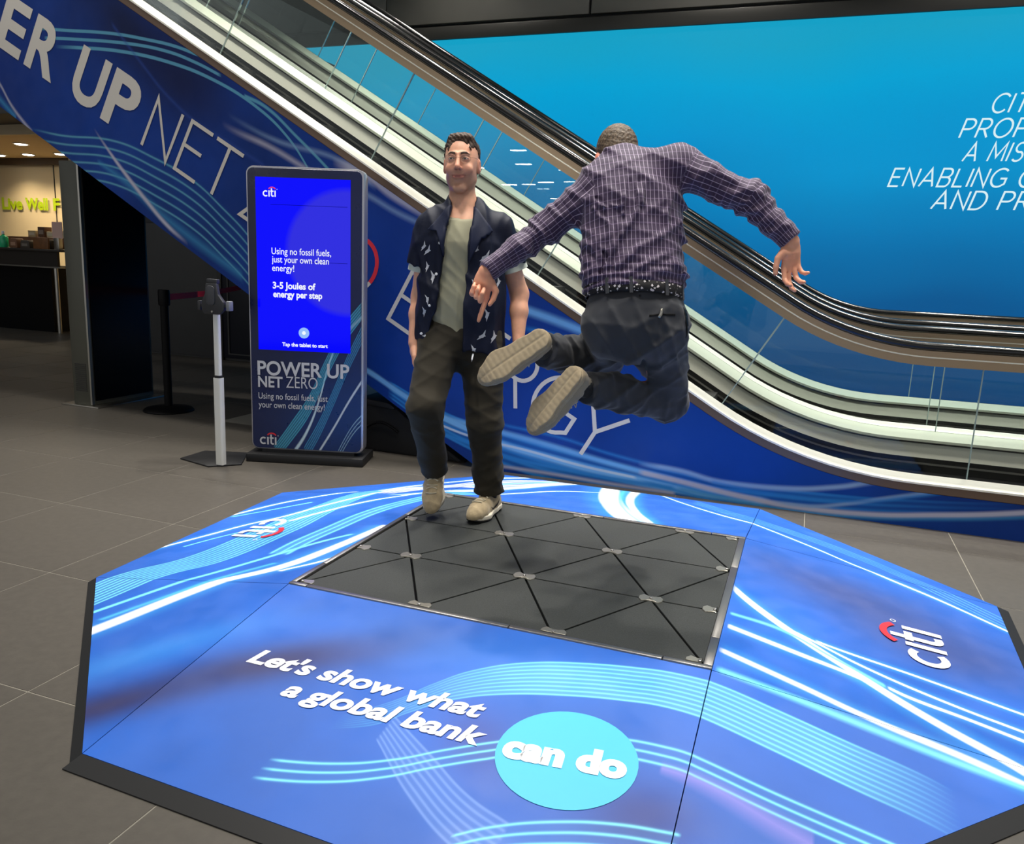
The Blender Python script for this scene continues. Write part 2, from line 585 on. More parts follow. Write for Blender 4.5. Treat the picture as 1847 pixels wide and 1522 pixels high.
PLATFORM_STREAKS = [
    dict(p=[(-1.391, -1.3), (-1.295, -1.125), (-1.272, -1.083), (-1.09, -0.725), (-0.908, -0.474), (-0.858, -0.305), (-0.808, -0.064), (-0.779, 0.095)], w=[0.045, 0.04, 0.035, 0.03], c=(245,250,255), edge=0.5, swap=True),
    dict(p=[(-1.492, -1.146), (-1.388, -0.975), (-1.263, -0.77), (-1.173, -0.628), (-1.077, -0.443), (-0.943, -0.174), (-0.864, -0.056)], w=0.018, c=(120,220,250), swap=True),
    dict(p=[(-1.321, -1.037), (-1.2, -0.837), (-1.095, -0.657), (-0.977, -0.467)], w=0.022, c=(90,200,245), a=0.7, edge=0.9, swap=True),
    dict(p=[(-0.902, -0.558), (-0.764, -0.351), (-0.744, -0.21)], w=0.014, c=(245,250,255), swap=True),
    dict(p=[(-1.581, -1.044), (-1.516, -0.855), (-1.453, -0.673), (-1.325, -0.451), (-1.28, -0.043), (-1.271, 0.223), (-1.223, 0.577), (-0.994, 0.867)], w=[0.1, 0.1, 0.1, 0.07, 0.05], c=(120,220,250), n=9, glow=0.15, swap=True),
    dict(p=[(-1.704, -0.438), (-1.615, -0.259), (-1.569, -0.166), (-1.497, -0.012), (-1.39, 0.147), (-1.296, 0.366), (-1.143, 0.657), (-1.016, 0.91)], w=0.014, c=(245,250,255), swap=True),
    dict(p=[(-1.566, -0.348), (-1.487, -0.188), (-1.385, -0.041), (-1.31, 0.072)], w=0.01, c=(120,220,250), swap=True),
    dict(p=[(-1.783, -0.02), (-1.688, 0.156), (-1.571, 0.374), (-1.419, 0.554), (-1.279, 0.671)], w=0.016, c=(245,250,255), swap=True),
    dict(p=[(-1.675, 0.107), (-1.521, 0.272), (-1.402, 0.418)], w=0.014, c=(120,220,250), swap=True),
    dict(p=[(-1.31, 0.072), (-1.227, 0.26), (-1.095, 0.478), (-0.893, 0.663), (-0.694, 0.873), (-0.564, 1.048)], w=0.016, c=(245,250,255), swap=True),
    dict(p=[(-1.041, -0.38), (-1.043, -0.284), (-1.013, 0.024), (-0.976, 0.273), (-0.838, 0.554), (-0.632, 0.802)], w=0.04, c=(120,220,250), n=3, sharp=4, swap=True),
    dict(p=[(-1.176, 0.714), (-1.049, 0.977), (-0.842, 1.223), (-0.703, 1.417), (-0.458, 1.66), (-0.185, 1.721)], w=0.03, c=(245,250,255), swap=True),
    dict(p=[(-1.056, 0.596), (-0.893, 0.663), (-0.681, 0.841), (-0.564, 1.048), (-0.386, 1.426), (-0.151, 1.725)], w=[0.02, 0.03, 0.05, 0.03], c=(245,250,255), edge=0.8, swap=True),
    dict(p=[(-0.567, 0.801), (-0.467, 0.962), (-0.291, 1.226), (-0.04, 1.402)], w=0.012, c=(245,250,255), swap=True),
    dict(p=[(-1.105, 0.625), (-0.984, 0.845), (-0.749, 1.004), (-0.624, 1.206), (-0.41, 1.506), (-0.141, 1.687)], w=[0.05, 0.09, 0.12, 0.1, 0.03], c=(245,250,255), n=5, sharp=1.5, glow=0.2, a=0.9, swap=True),
    dict(p=[(-0.749, 1.004), (-0.58, 1.277), (-0.368, 1.604)], w=0.02, c=(120,220,250), swap=True),
    dict(p=[(-0.082, 1.631), (-0.005, 1.255), (0.101, 0.951), (0.237, 0.677), (0.279, 0.617)], w=[0.085, 0.075, 0.06], c=(245,250,255), swap=True, edge=0.35),
    dict(p=[(0.079, 1.615), (0.104, 1.294), (0.19, 0.976), (0.331, 0.679)], w=[0.03, 0.03, 0.04], c=(245,250,255), swap=True),
    dict(p=[(0.007, 1.618), (0.054, 1.246), (0.15, 0.94), (0.291, 0.661)], w=[0.03, 0.03, 0.04], c=(90,200,245), swap=True, edge=0.9, a=0.8),
    dict(p=[(0.197, 1.61), (0.41, 1.37), (0.613, 1.188), (0.793, 1.068), (1.058, 0.865), (1.29, 0.658), (1.581, 0.481), (1.785, 0.334), (1.988, 0.188)], w=0.013, c=(245,250,255)),
    dict(p=[(0.428, 1.491), (0.78, 1.183), (1.059, 1.046), (1.305, 0.866), (1.515, 0.653), (1.703, 0.489), (1.891, 0.325)], w=0.05, c=(120,220,250), n=4, a=0.45, sharp=5, glow=0.02),
    dict(p=[(0.774, 0.046), (0.793, 0.014), (0.93, -0.152), (1.188, -0.388), (1.389, -0.554), (1.624, -0.701), (1.836, -0.834)], w=[0.035, 0.03, 0.03, 0.032], c=(245,250,255), edge=0.45),
    dict(p=[(0.788, -0.32), (1.036, -0.382), (1.187, -0.42), (1.294, -0.468)], w=[0.022, 0.02, 0.01], c=(245,250,255)),
    dict(p=[(0.779, -0.515), (1.039, -0.602), (1.244, -0.675), (1.493, -0.728), (1.612, -0.763), (1.852, -0.834)], w=0.022, c=(245,250,255)),
    dict(p=[(1.005, -0.211), (1.05, -0.235), (1.265, -0.352), (1.473, -0.425), (1.672, -0.472), (1.915, -0.529)], w=0.011, c=(245,250,255)),
    dict(p=[(1.08, -0.237), (1.114, -0.249), (1.419, -0.299), (1.697, -0.355), (1.942, -0.404)], w=0.01, c=(245,250,255)),
    dict(p=[(1.297, -0.437), (1.363, -0.465), (1.524, -0.496), (1.66, -0.529), (1.903, -0.588)], w=0.014, c=(245,250,255)),
    dict(p=[(0.783, -0.652), (0.97, -0.678), (1.241, -0.723), (1.429, -0.753), (1.549, -0.767), (1.797, -0.796)], w=[0.03, 0.03, 0.02], c=(120,220,250), edge=0.9),
    dict(p=[(0.785, -0.208), (0.949, -0.223), (1.133, -0.332), (1.297, -0.437)], w=0.02, c=(120,220,250), edge=0.9),
    dict(p=[(-0.185, -1.296), (-0.075, -1.21), (-0.003, -1.11), (0.093, -1.003), (0.235, -0.917), (0.39, -0.864), (0.548, -0.829), (0.669, -0.815), (0.79, -0.825), (0.98, -0.864), (1.171, -0.909), (1.348, -0.947), (1.429, -0.977)], w=[0.03, 0.075, 0.085, 0.085, 0.09, 0.09, 0.09], c=(120,220,250), n=9, glow=0.35, fade=(0.3, 0.2)),
    dict(p=[(-0.26, -1.515), (-0.215, -1.507), (-0.08, -1.467), (0.043, -1.406), (0.156, -1.324), (0.264, -1.252), (0.421, -1.161), (0.626, -1.111), (0.72, -1.108), (0.798, -1.118), (0.993, -1.152), (1.218, -1.181), (1.466, -1.213)], w=0.035, c=(120,220,250), n=3, sharp=5, glow=0.05),
    dict(p=[(0.292, -1.585), (0.375, -1.524), (0.499, -1.462), (0.648, -1.415), (0.793, -1.395)], w=0.035, c=(120,220,250), n=3, sharp=5, glow=0.05),
    dict(p=[(-0.039, -1.26), (0.142, -1.398), (0.294, -1.497), (0.41, -1.541)], w=[0.05, 0.07, 0.07], c=(150,190,250), n=7, a=0.35, sharp=2),
    dict(p=[(0.704, -1.155), (0.847, -1.174), (0.997, -1.222), (1.086, -1.247)], w=[0.03, 0.06, 0.07], c=(150,140,225), edge=1, a=0.6),
]
CLADDING_STREAKS = [
    dict(p=[(-4.661, 2.89), (-4.385, 2.86), (-3.917, 2.813), (-3.58, 2.753), (-3.374, 2.707), (-3.149, 2.633)], w=0.013, c=(85,150,180), edge=0.4),
    dict(p=[(-4.558, 2.816), (-4.321, 2.797), (-3.75, 2.736), (-3.433, 2.674), (-3.189, 2.592), (-2.969, 2.495)], w=0.013, c=(85,150,180), edge=0.4),
    dict(p=[(-4.455, 2.75), (-4.22, 2.732), (-3.854, 2.693), (-3.427, 2.605), (-3.035, 2.472), (-2.658, 2.27), (-2.441, 2.09), (-2.308, 1.924), (-2.244, 1.817)], w=0.014, c=(85,150,180), edge=0.4, fade=(0.1, 0.02)),
    dict(p=[(-2.791, 2.365), (-2.626, 2.294), (-2.366, 2.09), (-2.153, 1.909), (-2.056, 1.818)], w=0.018, c=(85,150,180)),
    dict(p=[(-2.98, 2.191), (-2.907, 2.154), (-2.588, 2.032), (-2.338, 1.909), (-2.099, 1.783)], w=0.035, c=(175,175,195), a=0.7, edge=0.9, fade=(0.35, 0.05)),
    dict(p=[(-2.932, 2.251), (-2.841, 2.203), (-2.516, 2.067), (-2.081, 1.958), (-1.766, 1.768)], w=0.03, c=(130,160,200), a=0.55, edge=0.9, fade=(0.35, 0.05)),
    dict(p=[(-3.917, 2.886), (-3.635, 2.581), (-3.449, 2.391), (-3.169, 2.183), (-2.892, 2.045), (-2.622, 1.906)], w=0.03, c=(40,70,150), a=0.5, edge=1),
    dict(p=[(-4.751, 2.02), (-4.472, 1.979), (-3.982, 1.938), (-3.557, 1.791), (-3.232, 1.634), (-2.993, 1.456), (-2.794, 1.287), (-2.686, 1.161)], w=[0.16, 0.15, 0.16, 0.17, 0.17], c=(85,150,180), n=6, sharp=7, glow=0.03, fade=(0.12, 0.02)),
    dict(p=[(-4.119, 1.946), (-3.84, 1.789), (-3.544, 1.578), (-3.205, 1.373), (-2.827, 1.155)], w=[0.03, 0.07, 0.06], c=(60,140,190), a=0.6, edge=1),
    dict(p=[(-4.128, 2.172), (-4.055, 2.082), (-3.895, 1.898), (-3.681, 1.678), (-3.488, 1.497), (-3.304, 1.37)], w=[0.02, 0.035, 0.025], c=(175,175,195), edge=0.8, fade=(0.2, 0.2)),
    dict(p=[(-5.096, 2.566), (-5.044, 2.512), (-4.945, 2.362), (-4.821, 2.227), (-4.737, 2.149)], w=0.03, c=(175,175,195), a=0.8, edge=0.9),
    dict(p=[(-5.109, 2.458), (-5.004, 2.355), (-4.898, 2.264)], w=0.05, c=(60,140,190), a=0.7, edge=1),
    dict(p=[(-2.098, 1.941), (-1.832, 1.847), (-1.685, 1.752), (-1.44, 1.625), (-1.286, 1.535)], w=0.05, c=(175,175,195), a=0.8, edge=0.7, fade=(0.15, 0.3)),
    dict(p=[(-2.014, 1.801), (-1.831, 1.726), (-1.603, 1.615), (-1.285, 1.501)], w=0.035, c=(130,160,200), a=0.6, edge=0.9, fade=(0.1, 0.3)),
    dict(p=[(-1.67, 0.47), (-1.249, 0.272), (-0.972, 0.187), (-0.819, 0.15), (-0.474, 0.09), (-0.112, 0.051), (0.301, 0.023), (0.563, 0.022)], w=[0.05, 0.08, 0.1, 0.09, 0.05], c=(40,125,200), n=5, sharp=1.2, glow=0.35, a=0.9),
    dict(p=[(-1.928, 0.618), (-1.824, 0.574), (-1.527, 0.423), (-1.25, 0.309), (-0.973, 0.224), (-0.82, 0.179), (-0.476, 0.126), (-0.113, 0.076), (0.299, 0.043), (0.562, 0.035), (0.845, 0.032)], w=[0.03, 0.03, 0.035, 0.04, 0.035], c=(110,170,225), edge=0.6),
    dict(p=[(-1.336, 0.345), (-1.25, 0.316), (-1.015, 0.282), (-0.824, 0.259), (-0.48, 0.208), (-0.118, 0.146), (0.296, 0.088)], w=0.03, c=(110,170,225), a=0.8, edge=0.8),
    dict(p=[(-1.333, 0.221), (-1.05, 0.159), (-0.817, 0.106), (-0.29, 0.06), (0.3, 0.037)], w=0.025, c=(40,125,200), a=0.9, edge=0.8),
    dict(p=[(-1.334, 0.277), (-1.012, 0.201), (-0.664, 0.161), (-0.293, 0.106), (0.06, 0.074)], w=0.012, c=(190,205,225), a=0.8),
    dict(p=[(-0.899, 0.324), (-0.826, 0.31), (-0.484, 0.276), (-0.122, 0.205), (0.291, 0.146)], w=0.02, c=(40,125,200), a=0.6, edge=1, fade=(0.1, 0.2)),
    dict(p=[(-0.849, 0.035), (-0.545, 0.03), (-0.109, 0.016), (0.302, 0.009)], w=0.02, c=(175,175,195), a=0.8, edge=0.9),
    dict(p=[(-0.78, 1.07), (-0.698, 1.048), (-0.523, 1.001), (-0.308, 0.937)], w=0.045, c=(110,170,225), a=0.9, edge=0.8, fade=(0.2, 0.1)),
    dict(p=[(-0.737, 0.942), (-0.518, 0.906), (-0.303, 0.863)], w=0.03, c=(40,125,200), a=0.8, edge=0.9, fade=(0.2, 0.1)),
    dict(p=[(0.057, 0.116), (0.296, 0.085), (0.63, 0.055), (0.947, 0.057), (1.245, 0.07), (1.595, 0.102), (2.107, 0.166)], w=[0.05, 0.06, 0.05, 0.035], c=(40,125,200), n=4, sharp=1.2, glow=0.3, a=0.8, fade=(0.05, 0.5)),
    dict(p=[(0.054, 0.168), (0.29, 0.156), (0.625, 0.115), (0.939, 0.129), (1.162, 0.166), (1.327, 0.211), (1.492, 0.265)], w=0.025, c=(130,160,200), edge=0.8, fade=(0.1, 0.15)),
    dict(p=[(0.057, 0.116), (0.296, 0.091), (0.739, 0.04), (0.999, 0.024), (1.25, 0.029), (1.72, 0.086), (2.108, 0.157), (2.236, 0.191)], w=0.025, c=(175,175,195), edge=0.7),
    dict(p=[(0.845, 0.035), (1.051, 0.039), (1.258, 0.085), (1.432, 0.139), (1.703, 0.219), (1.868, 0.272)], w=0.02, c=(130,160,200), edge=0.8, a=0.8, fade=(0.1, 0.2)),
    dict(p=[(0.299, 0.043), (0.691, 0.013), (1.001, 0.001), (1.252, 0.009), (1.723, 0.065), (2.112, 0.133), (2.241, 0.162)], w=0.02, c=(60,140,190), edge=0.9, a=0.6),
    dict(p=[(0.491, 0.111), (0.84, 0.085), (1.242, 0.099), (1.586, 0.174), (1.768, 0.231)], w=0.022, c=(40,125,200), a=0.6, edge=0.9),
]
# ================================================================ materials in use
M_STEEL = mat('brushed_steel', (190, 186, 176), rough=.32, metal=1.0, bump=.02, bscale=200)
M_TRIM = mat('satin_trim', (246, 243, 230), rough=.38, metal=.1, bump=.02, bscale=150)
M_BRONZE = mat('bronze_flange', (118, 98, 84), rough=.4, metal=.7)
M_PROFILE = mat('champagne_profile', (172, 150, 122), rough=.28, metal=.85)
M_LINE = mat('polished_edge', (240, 235, 215), rough=.2, metal=.6)
M_RUBBER = mat('black_handrail_rubber', (10, 10, 11), rough=.18, spec=.6)
M_BLACK = mat('black_panel', (8, 8, 10), rough=.5, spec=.15)
M_STEP = mat('step_black', (24, 24, 25), rough=.5)
M_SKIRT = mat('pale_skirt', (240, 238, 222), rough=.42, metal=.15)
M_DECK = mat('pale_deck', (205, 210, 192), rough=.35, metal=.4)
M_GLASS = glass_mat('balustrade_glass', (.960, .984, .976), .45)
M_GEDGE = mat('glass_edge', (150, 170, 165), rough=.3)
M_FLOOR = mat('dark_stone_tile', (80, 76, 70), rough=.42, noise=.10, nscale=30, bump=.03, bscale=120, spec=.4)
M_GROUT = mat('pale_grout', (128, 124, 114), rough=.8)
M_WALLPANEL = mat('grey_metal_panel', (112, 110, 104), rough=.45, metal=.3, noise=.04, nscale=3)
M_GREYWALL = mat('grey_wall', (64, 64, 64), rough=.6, noise=.05, nscale=4)
M_DARKGAP = mat('dark_gap', (12, 12, 12), rough=.7)
M_FRAME = mat('dark_frame', (58, 57, 54), rough=.45, metal=.3)
M_CEIL = mat('ceiling_white', (150, 148, 140), rough=.8)
M_WHITE = mat('white_vinyl', (235, 238, 242), rough=.45)
M_CREAMTXT = mat('pale_grey_vinyl', (205, 200, 192), rough=.5)
M_RED = mat('red_vinyl', (215, 40, 55), rough=.45)

# ================================================================ floor: stone tiles on a grout bed
PX, PY, X0, Y0 = .735, .70, -0.43, -1.44
floor = MB().box(-17, 7, -6, 12, -.25, -.0012).build('floor', M_GROUT)
tag(floor, kind='structure')
tile_bm = MB().box(0, PX - .005, 0, PY - .005, -.003, 0)
_t0 = tile_bm.build('floor_tile', M_FLOOR, floor, bevel=.0004, seg=1)


def tri_in_view(x, y):
    p = cam.matrix_world.inverted() @ Vector((x, y, 0))
    if p.z > -.6:
        return False
    u = -p.x / p.z * 1449.85
    v = -p.y / p.z * 1449.85
    return abs(u) < 1000 and abs(v) < 850


tiles = []
for i in range(-20, 9):
    for j in range(-6, 17):
        x, y = X0 + i * PX, Y0 + j * PY
        cx, cy = x + PX / 2, y + PY / 2
        hid = cy > 2.4 and -3.6 < cx < 4           # under the escalators
        if hid or not any(tri_in_view(x + a * PX, y + b * PY) for a in (0, .5, 1) for b in (0, .5, 1)):
            continue
        tiles.append((math.hypot(cx - .94, cy + 3.05), x, y))
tiles.sort()
_first = True
for d, x, y in tiles[:295]:
    o = _t0 if _first else link(bpy.data.objects.new('floor_tile', _t0.data), floor)
    _first = False
    o.location = (x, y, 0)
rest = MB()
for d, x, y in tiles[295:]:
    rest.box(x, x + PX - .005, y, y + PY - .005, -.003, 0)
if rest.v:
    tag(rest.build('floor_tile_field', M_FLOOR, floor), kind='stuff')

# ================================================================ ceiling and its downlights
ceil = MB().box(-8.2, 7, -6, 12, CEIL_Z, CEIL_Z + .2).build('ceiling', M_CEIL)
tag(ceil, kind='structure')
M_LAMP = emit('downlight_glow', (255, 246, 228), 14.0)
M_RING = mat('downlight_ring', (215, 213, 205), rough=.4)


def downlight(x, y, z, watts, cone, soft, col=(1, .95, .87), r=.085, label=None, group=None, power=True):
    t = empty('ceiling_downlight', (x, y, z))
    tag(t, label, 'light', group)
    MB().lathe([(r * 1.25, -.012), (r * 1.25, 0), (r * 1.0, 0), (r * 1.0, -.012)], 24).build('trim_ring', M_RING, t, smooth=True)
    MB().lathe([(r * .7, -.022), (r * .95, -.014), (r * .98, -.001)], 24).build('lens', M_LAMP, t, smooth=True)
    if power:
        l = bpy.data.lights.new('downlight_beam', 'SPOT')
        l.energy = watts
        l.color = col
        l.spot_size = R_(cone)
        l.spot_blend = .85
        l.shadow_soft_size = soft
        lo = bpy.data.objects.new('beam', l)
        lo.location = (0, 0, -.03)
        link(lo, t)
    return t


for (x, y, w_, c_, s_) in DOWNLIGHTS:
    downlight(x, y, CEIL_Z, w_, c_, s_, label='unseen round downlight in the high hall ceiling', group='hall ceiling downlights')

# ================================================================ back wall, video wall, panels
WY = 6.0
wall_back = MB().box(-8.0, 7.0, WY + .14, WY + .34, 0, CEIL_Z).build('wall_back', M_DARKGAP)
tag(wall_back, kind='structure')
for (x0, x1, z0, z1) in [(-6.6, -4.16, 4.02, 5.6), (-4.15, -1.66, 4.02, 5.6), (-1.635, 1.2, 4.02, 5.6), (1.225, 4.2, 4.02, 5.6), (4.225, 7, 4.02, 5.6),
                         (-7.9, -6.62, 4.02, 5.6), (-7.9, -6.62, 2.0, 4.0), (-6.6, -5.5, 2.0, 4.0), (-7.9, -6.62, 0, 1.98), (-6.6, -5.5, 0, 1.98)]:
    MB().box(x0, x1, WY + .08, WY + .15, z0, z1).build('wall_panel', M_WALLPANEL, wall_back, bevel=.006)

vw = empty('video_wall', (0, WY, 0))
tag(vw, 'huge glowing blue video wall with white italic capitals behind the escalators', 'screen')
m, nt, b = new_mat('video_wall_picture')
nt.nodes.clear()
tc = nt.nodes.new('ShaderNodeTexCoord')
sp = nt.nodes.new('ShaderNodeSeparateXYZ')
nt.links.new(tc.outputs['Object'], sp.inputs[0])
mp = nt.nodes.new('ShaderNodeMapping')
mp.inputs['Scale'].default_value = (.22, 1, .55)
mp.inputs['Rotation'].default_value = (0, R_(14), 0)
nt.links.new(tc.outputs['Object'], mp.inputs['Vector'])
nz = nt.nodes.new('ShaderNodeTexNoise')
nz.inputs['Scale'].default_value = 1.1
nz.inputs['Detail'].default_value = 2
nt.links.new(mp.outputs[0], nz.inputs['Vector'])
ma = nt.nodes.new('ShaderNodeMath')
ma.operation = 'MULTIPLY_ADD'
nt.links.new(nz.outputs['Fac'], ma.inputs[0])
ma.inputs[1].default_value = 1.5
nt.links.new(sp.outputs[2], ma.inputs[2])
mr = nt.nodes.new('ShaderNodeMapRange')
mr.inputs[1].default_value = .8
mr.inputs[2].default_value = 4.5
nt.links.new(ma.outputs[0], mr.inputs[0])
cr = nt.nodes.new('ShaderNodeValToRGB')
els = cr.color_ramp.elements
els[0].position = 0.0
els[0].color = lin((0, 70, 130))
els[1].position = 1.0
els[1].color = lin((20, 166, 205))
for pos, c in ((.28, (0, 90, 150)), (.48, (0, 122, 184)), (.68, (0, 152, 212)), (.86, (0, 166, 218))):
    e = els.new(pos)
    e.color = lin(c)
nt.links.new(mr.outputs[0], cr.inputs['Fac'])
em = nt.nodes.new('ShaderNodeEmission')
em.inputs[1].default_value = .92
nt.links.new(cr.outputs['Color'], em.inputs[0])
gl = nt.nodes.new('ShaderNodeBsdfDiffuse')
gl.inputs[0].default_value = (.01, .01, .012, 1)
ad = nt.nodes.new('ShaderNodeAddShader')
nt.links.new(em.outputs[0], ad.inputs[0])
nt.links.new(gl.outputs[0], ad.inputs[1])
ou = nt.nodes.new('ShaderNodeOutputMaterial')
nt.links.new(ad.outputs[0], ou.inputs[0])
M_VW = m
MB().box(-5.40, 5.6, 0, .10, .12, 3.815).build('screen', M_VW, vw)
MB().box(-5.55, 5.75, -.03, .12, 3.815, 3.955).build('frame_bar', M_FRAME, vw, bevel=.006)
MB().box(-5.55, -5.40, -.03, .12, .02, 3.815).build('frame_bar', M_FRAME, vw, bevel=.006)
MB().box(5.60, 5.75, -.03, .12, .02, 3.815).build('frame_bar', M_FRAME, vw, bevel=.006)
MB().box(-5.40, 5.60, -.03, .12, .02, .12).build('frame_bar', M_FRAME, vw, bevel=.006)
M_VTXT = emit('screen_white', (222, 245, 250), .95)


def stroke_line(body, parent, m, origin, ex, ey, h, sw, total=None, gap=.22, shear=0.0, off=.002, name='lettering', space=.42):
    V, F = [], []
    x = 0
    items = []
    for ch in body:
        if ch == ' ':
            x += h * space
            continue
        v, f, w = glyph2d(ch, h, sw)
        items.append((x, v, f))
        x += w + h * gap
    x -= h * gap
    k = 1.0 if total is None else total / x
    for (ox, v, f) in items:
        o = len(V)
        V += [((q[0] + ox) * k, q[1], q[2]) for q in v]
        F += [tuple(i + o for i in ff) for ff in f]
    return put2d(name, V, F, m, parent, origin, ex, ey, shear=shear, off=off)


for body, x0, z0, w_ in (('CIT', 2.325, 2.890, .30), ('PROP', 2.095, 2.668, .56), ('A MIS', 2.150, 2.452, .50), ('ENABLING G', 1.528, 2.217, 1.25), ('AND PR', 1.935, 2.006, .83)):
    stroke_line(body, vw, M_VTXT, (x0, -.003, z0), (1, 0, 0), (0, 0, 1), .183, .017, total=w_, shear=.27, gap=.14)

# grey wall and dark door beyond the column
wall_left = MB().box(-7.6, -4.3, 5.06, 5.2, 0, 3.4).build('wall_left', M_GREYWALL)
tag(wall_left, kind='structure')
for x0, x1 in ((-7.58, -6.99), (-6.97, -5.87)):
    for z0, z1 in ((.02, 1.62), (1.635, 3.38)):
        MB().box(x0, x1, 5.045, 5.07, z0, z1).build('wall_panel', M_GREYWALL, wall_left, bevel=.003)
door = MB().box(-5.80, -4.75, 5.03, 5.06, .03, 2.25).build('door_1', mat('door_navy', (18, 20, 34), rough=.4), None, bevel=.004)
tag(door, kind='structure')
MB().box(-5.86, -5.80, 5.02, 5.06, 0, 2.32).build('door_frame', M_FRAME, door)
MB().box(-5.72, -5.70, 5.022, 5.03, .09, 2.2).build('kick_line', M_GREYWALL, door)
MB().box(-5.72, -4.8, 5.022, 5.03, .075, .09).build('kick_line', M_GREYWALL, door)

# ================================================================ escalators
ANG = R_(30.4)
TA = math.tan(ANG)
ZI = .834          # trim height of the incline at x = 0
ZF = .25           # trim height on the lower landing
XK = (ZI - ZF) / TA
RT = 2.2


def esc_path(n, x_start=-8.6, x_end=3.3, arc_n=10):
    """points of the balustrade line at perpendicular offset n: list of (x,z,nx,nz)"""
    T = RT * math.tan(ANG / 2)
    sx, sz = XK - T * math.cos(ANG), ZF + T * math.sin(ANG)
    cx, cz = XK + T, ZF + RT
    ns = (math.sin(ANG), math.cos(ANG))
    pts = []
    x0 = x_start
    pts.append((x0 + ns[0] * n, ZI - TA * x0 + ns[1] * n) + ns)
    for i in range(arc_n + 1):
        a = ANG * (1 - i / arc_n)
        nn = (math.sin(a), math.cos(a))
        pts.append((cx - nn[0] * (RT - n), cz - nn[1] * (RT - n)) + nn)
    pts.append((x_end, ZF + n, 0, 1))
    return pts


def sweep(name, prof, m, parent, x_start=-8.6, x_end=3.3, smooth=True):
    """prof: closed polygon of (y, n)"""
    base = esc_path(0, x_start, x_end)
    V, F = [], []
    k = len(prof)
    for (x, z, nx, nz) in base:
        for (y, n) in prof:
            V.append((x + nx * n, y, z + nz * n))
    for i in range(len(base) - 1):
        for j in range(k):
            F.append((i * k + j, i * k + (j + 1) % k, (i + 1) * k + (j + 1) % k, (i + 1) * k + j))
    F.append(tuple(range(k))[::-1])
    F.append(tuple(range((len(base) - 1) * k, len(base) * k)))
    mb = MB().add(V, F)
    return mb.build(name, m, parent, smooth=smooth, sharp=25)


def rect(y0, y1, n0, n1):
    return [(y0, n0), (y1, n0), (y1, n1), (y0, n1)]


def path_slice(s0, s1, n0, n1, y0, y1, dense=12):
    """glass panel between trim abscissae s0..s1 (x of the trim line)"""
    T = RT * math.tan(ANG / 2)
    xa = XK - T * math.cos(ANG)
    xb = XK + T
    L1 = T * 2 * 0 + RT * ANG

    def at(x, n):
        # x is the trim-line x for incline and flat, the arc is mapped linearly
        if x <= xa:
            return (x + math.sin(ANG) * n, ZI - TA * x + math.cos(ANG) * n)
        if x >= xb:
            return (x, ZF + n)
        a = ANG * (1 - (x - xa) / (xb - xa))
        return (xb - math.sin(a) * (RT - n), ZF + RT - math.cos(a) * (RT - n))
    xs = [s0]
    xs += [xa + (xb - xa) * i / dense for i in range(dense + 1) if s0 < xa + (xb - xa) * i / dense < s1]
    xs.append(s1)
    lo = [at(x, n0) for x in xs]
    hi = [at(x, n1) for x in xs]
    n = len(xs)
    V = [(p[0], y, p[1]) for y in (y0, y1) for p in lo + hi]
    F = []
    for i in range(n - 1):
        F.append((i, i + 1, n + i + 1, n + i))
        F.append((2 * n + i, 3 * n + i, 3 * n + i + 1, 2 * n + i + 1))
        F.append((i, 2 * n + i, 2 * n + i + 1, i + 1))
        F.append((n + i, n + i + 1, 3 * n + i + 1, 3 * n + i))
    F.append((0, n, 3 * n, 2 * n))
    F.append((n - 1, 3 * n - 1, 4 * n - 1, 2 * n - 1))
    return V, F


GL_J = [-7.83, -6.64, -5.45, -4.26, -3.07, -1.88, -.69, .50, 1.84, 3.2]


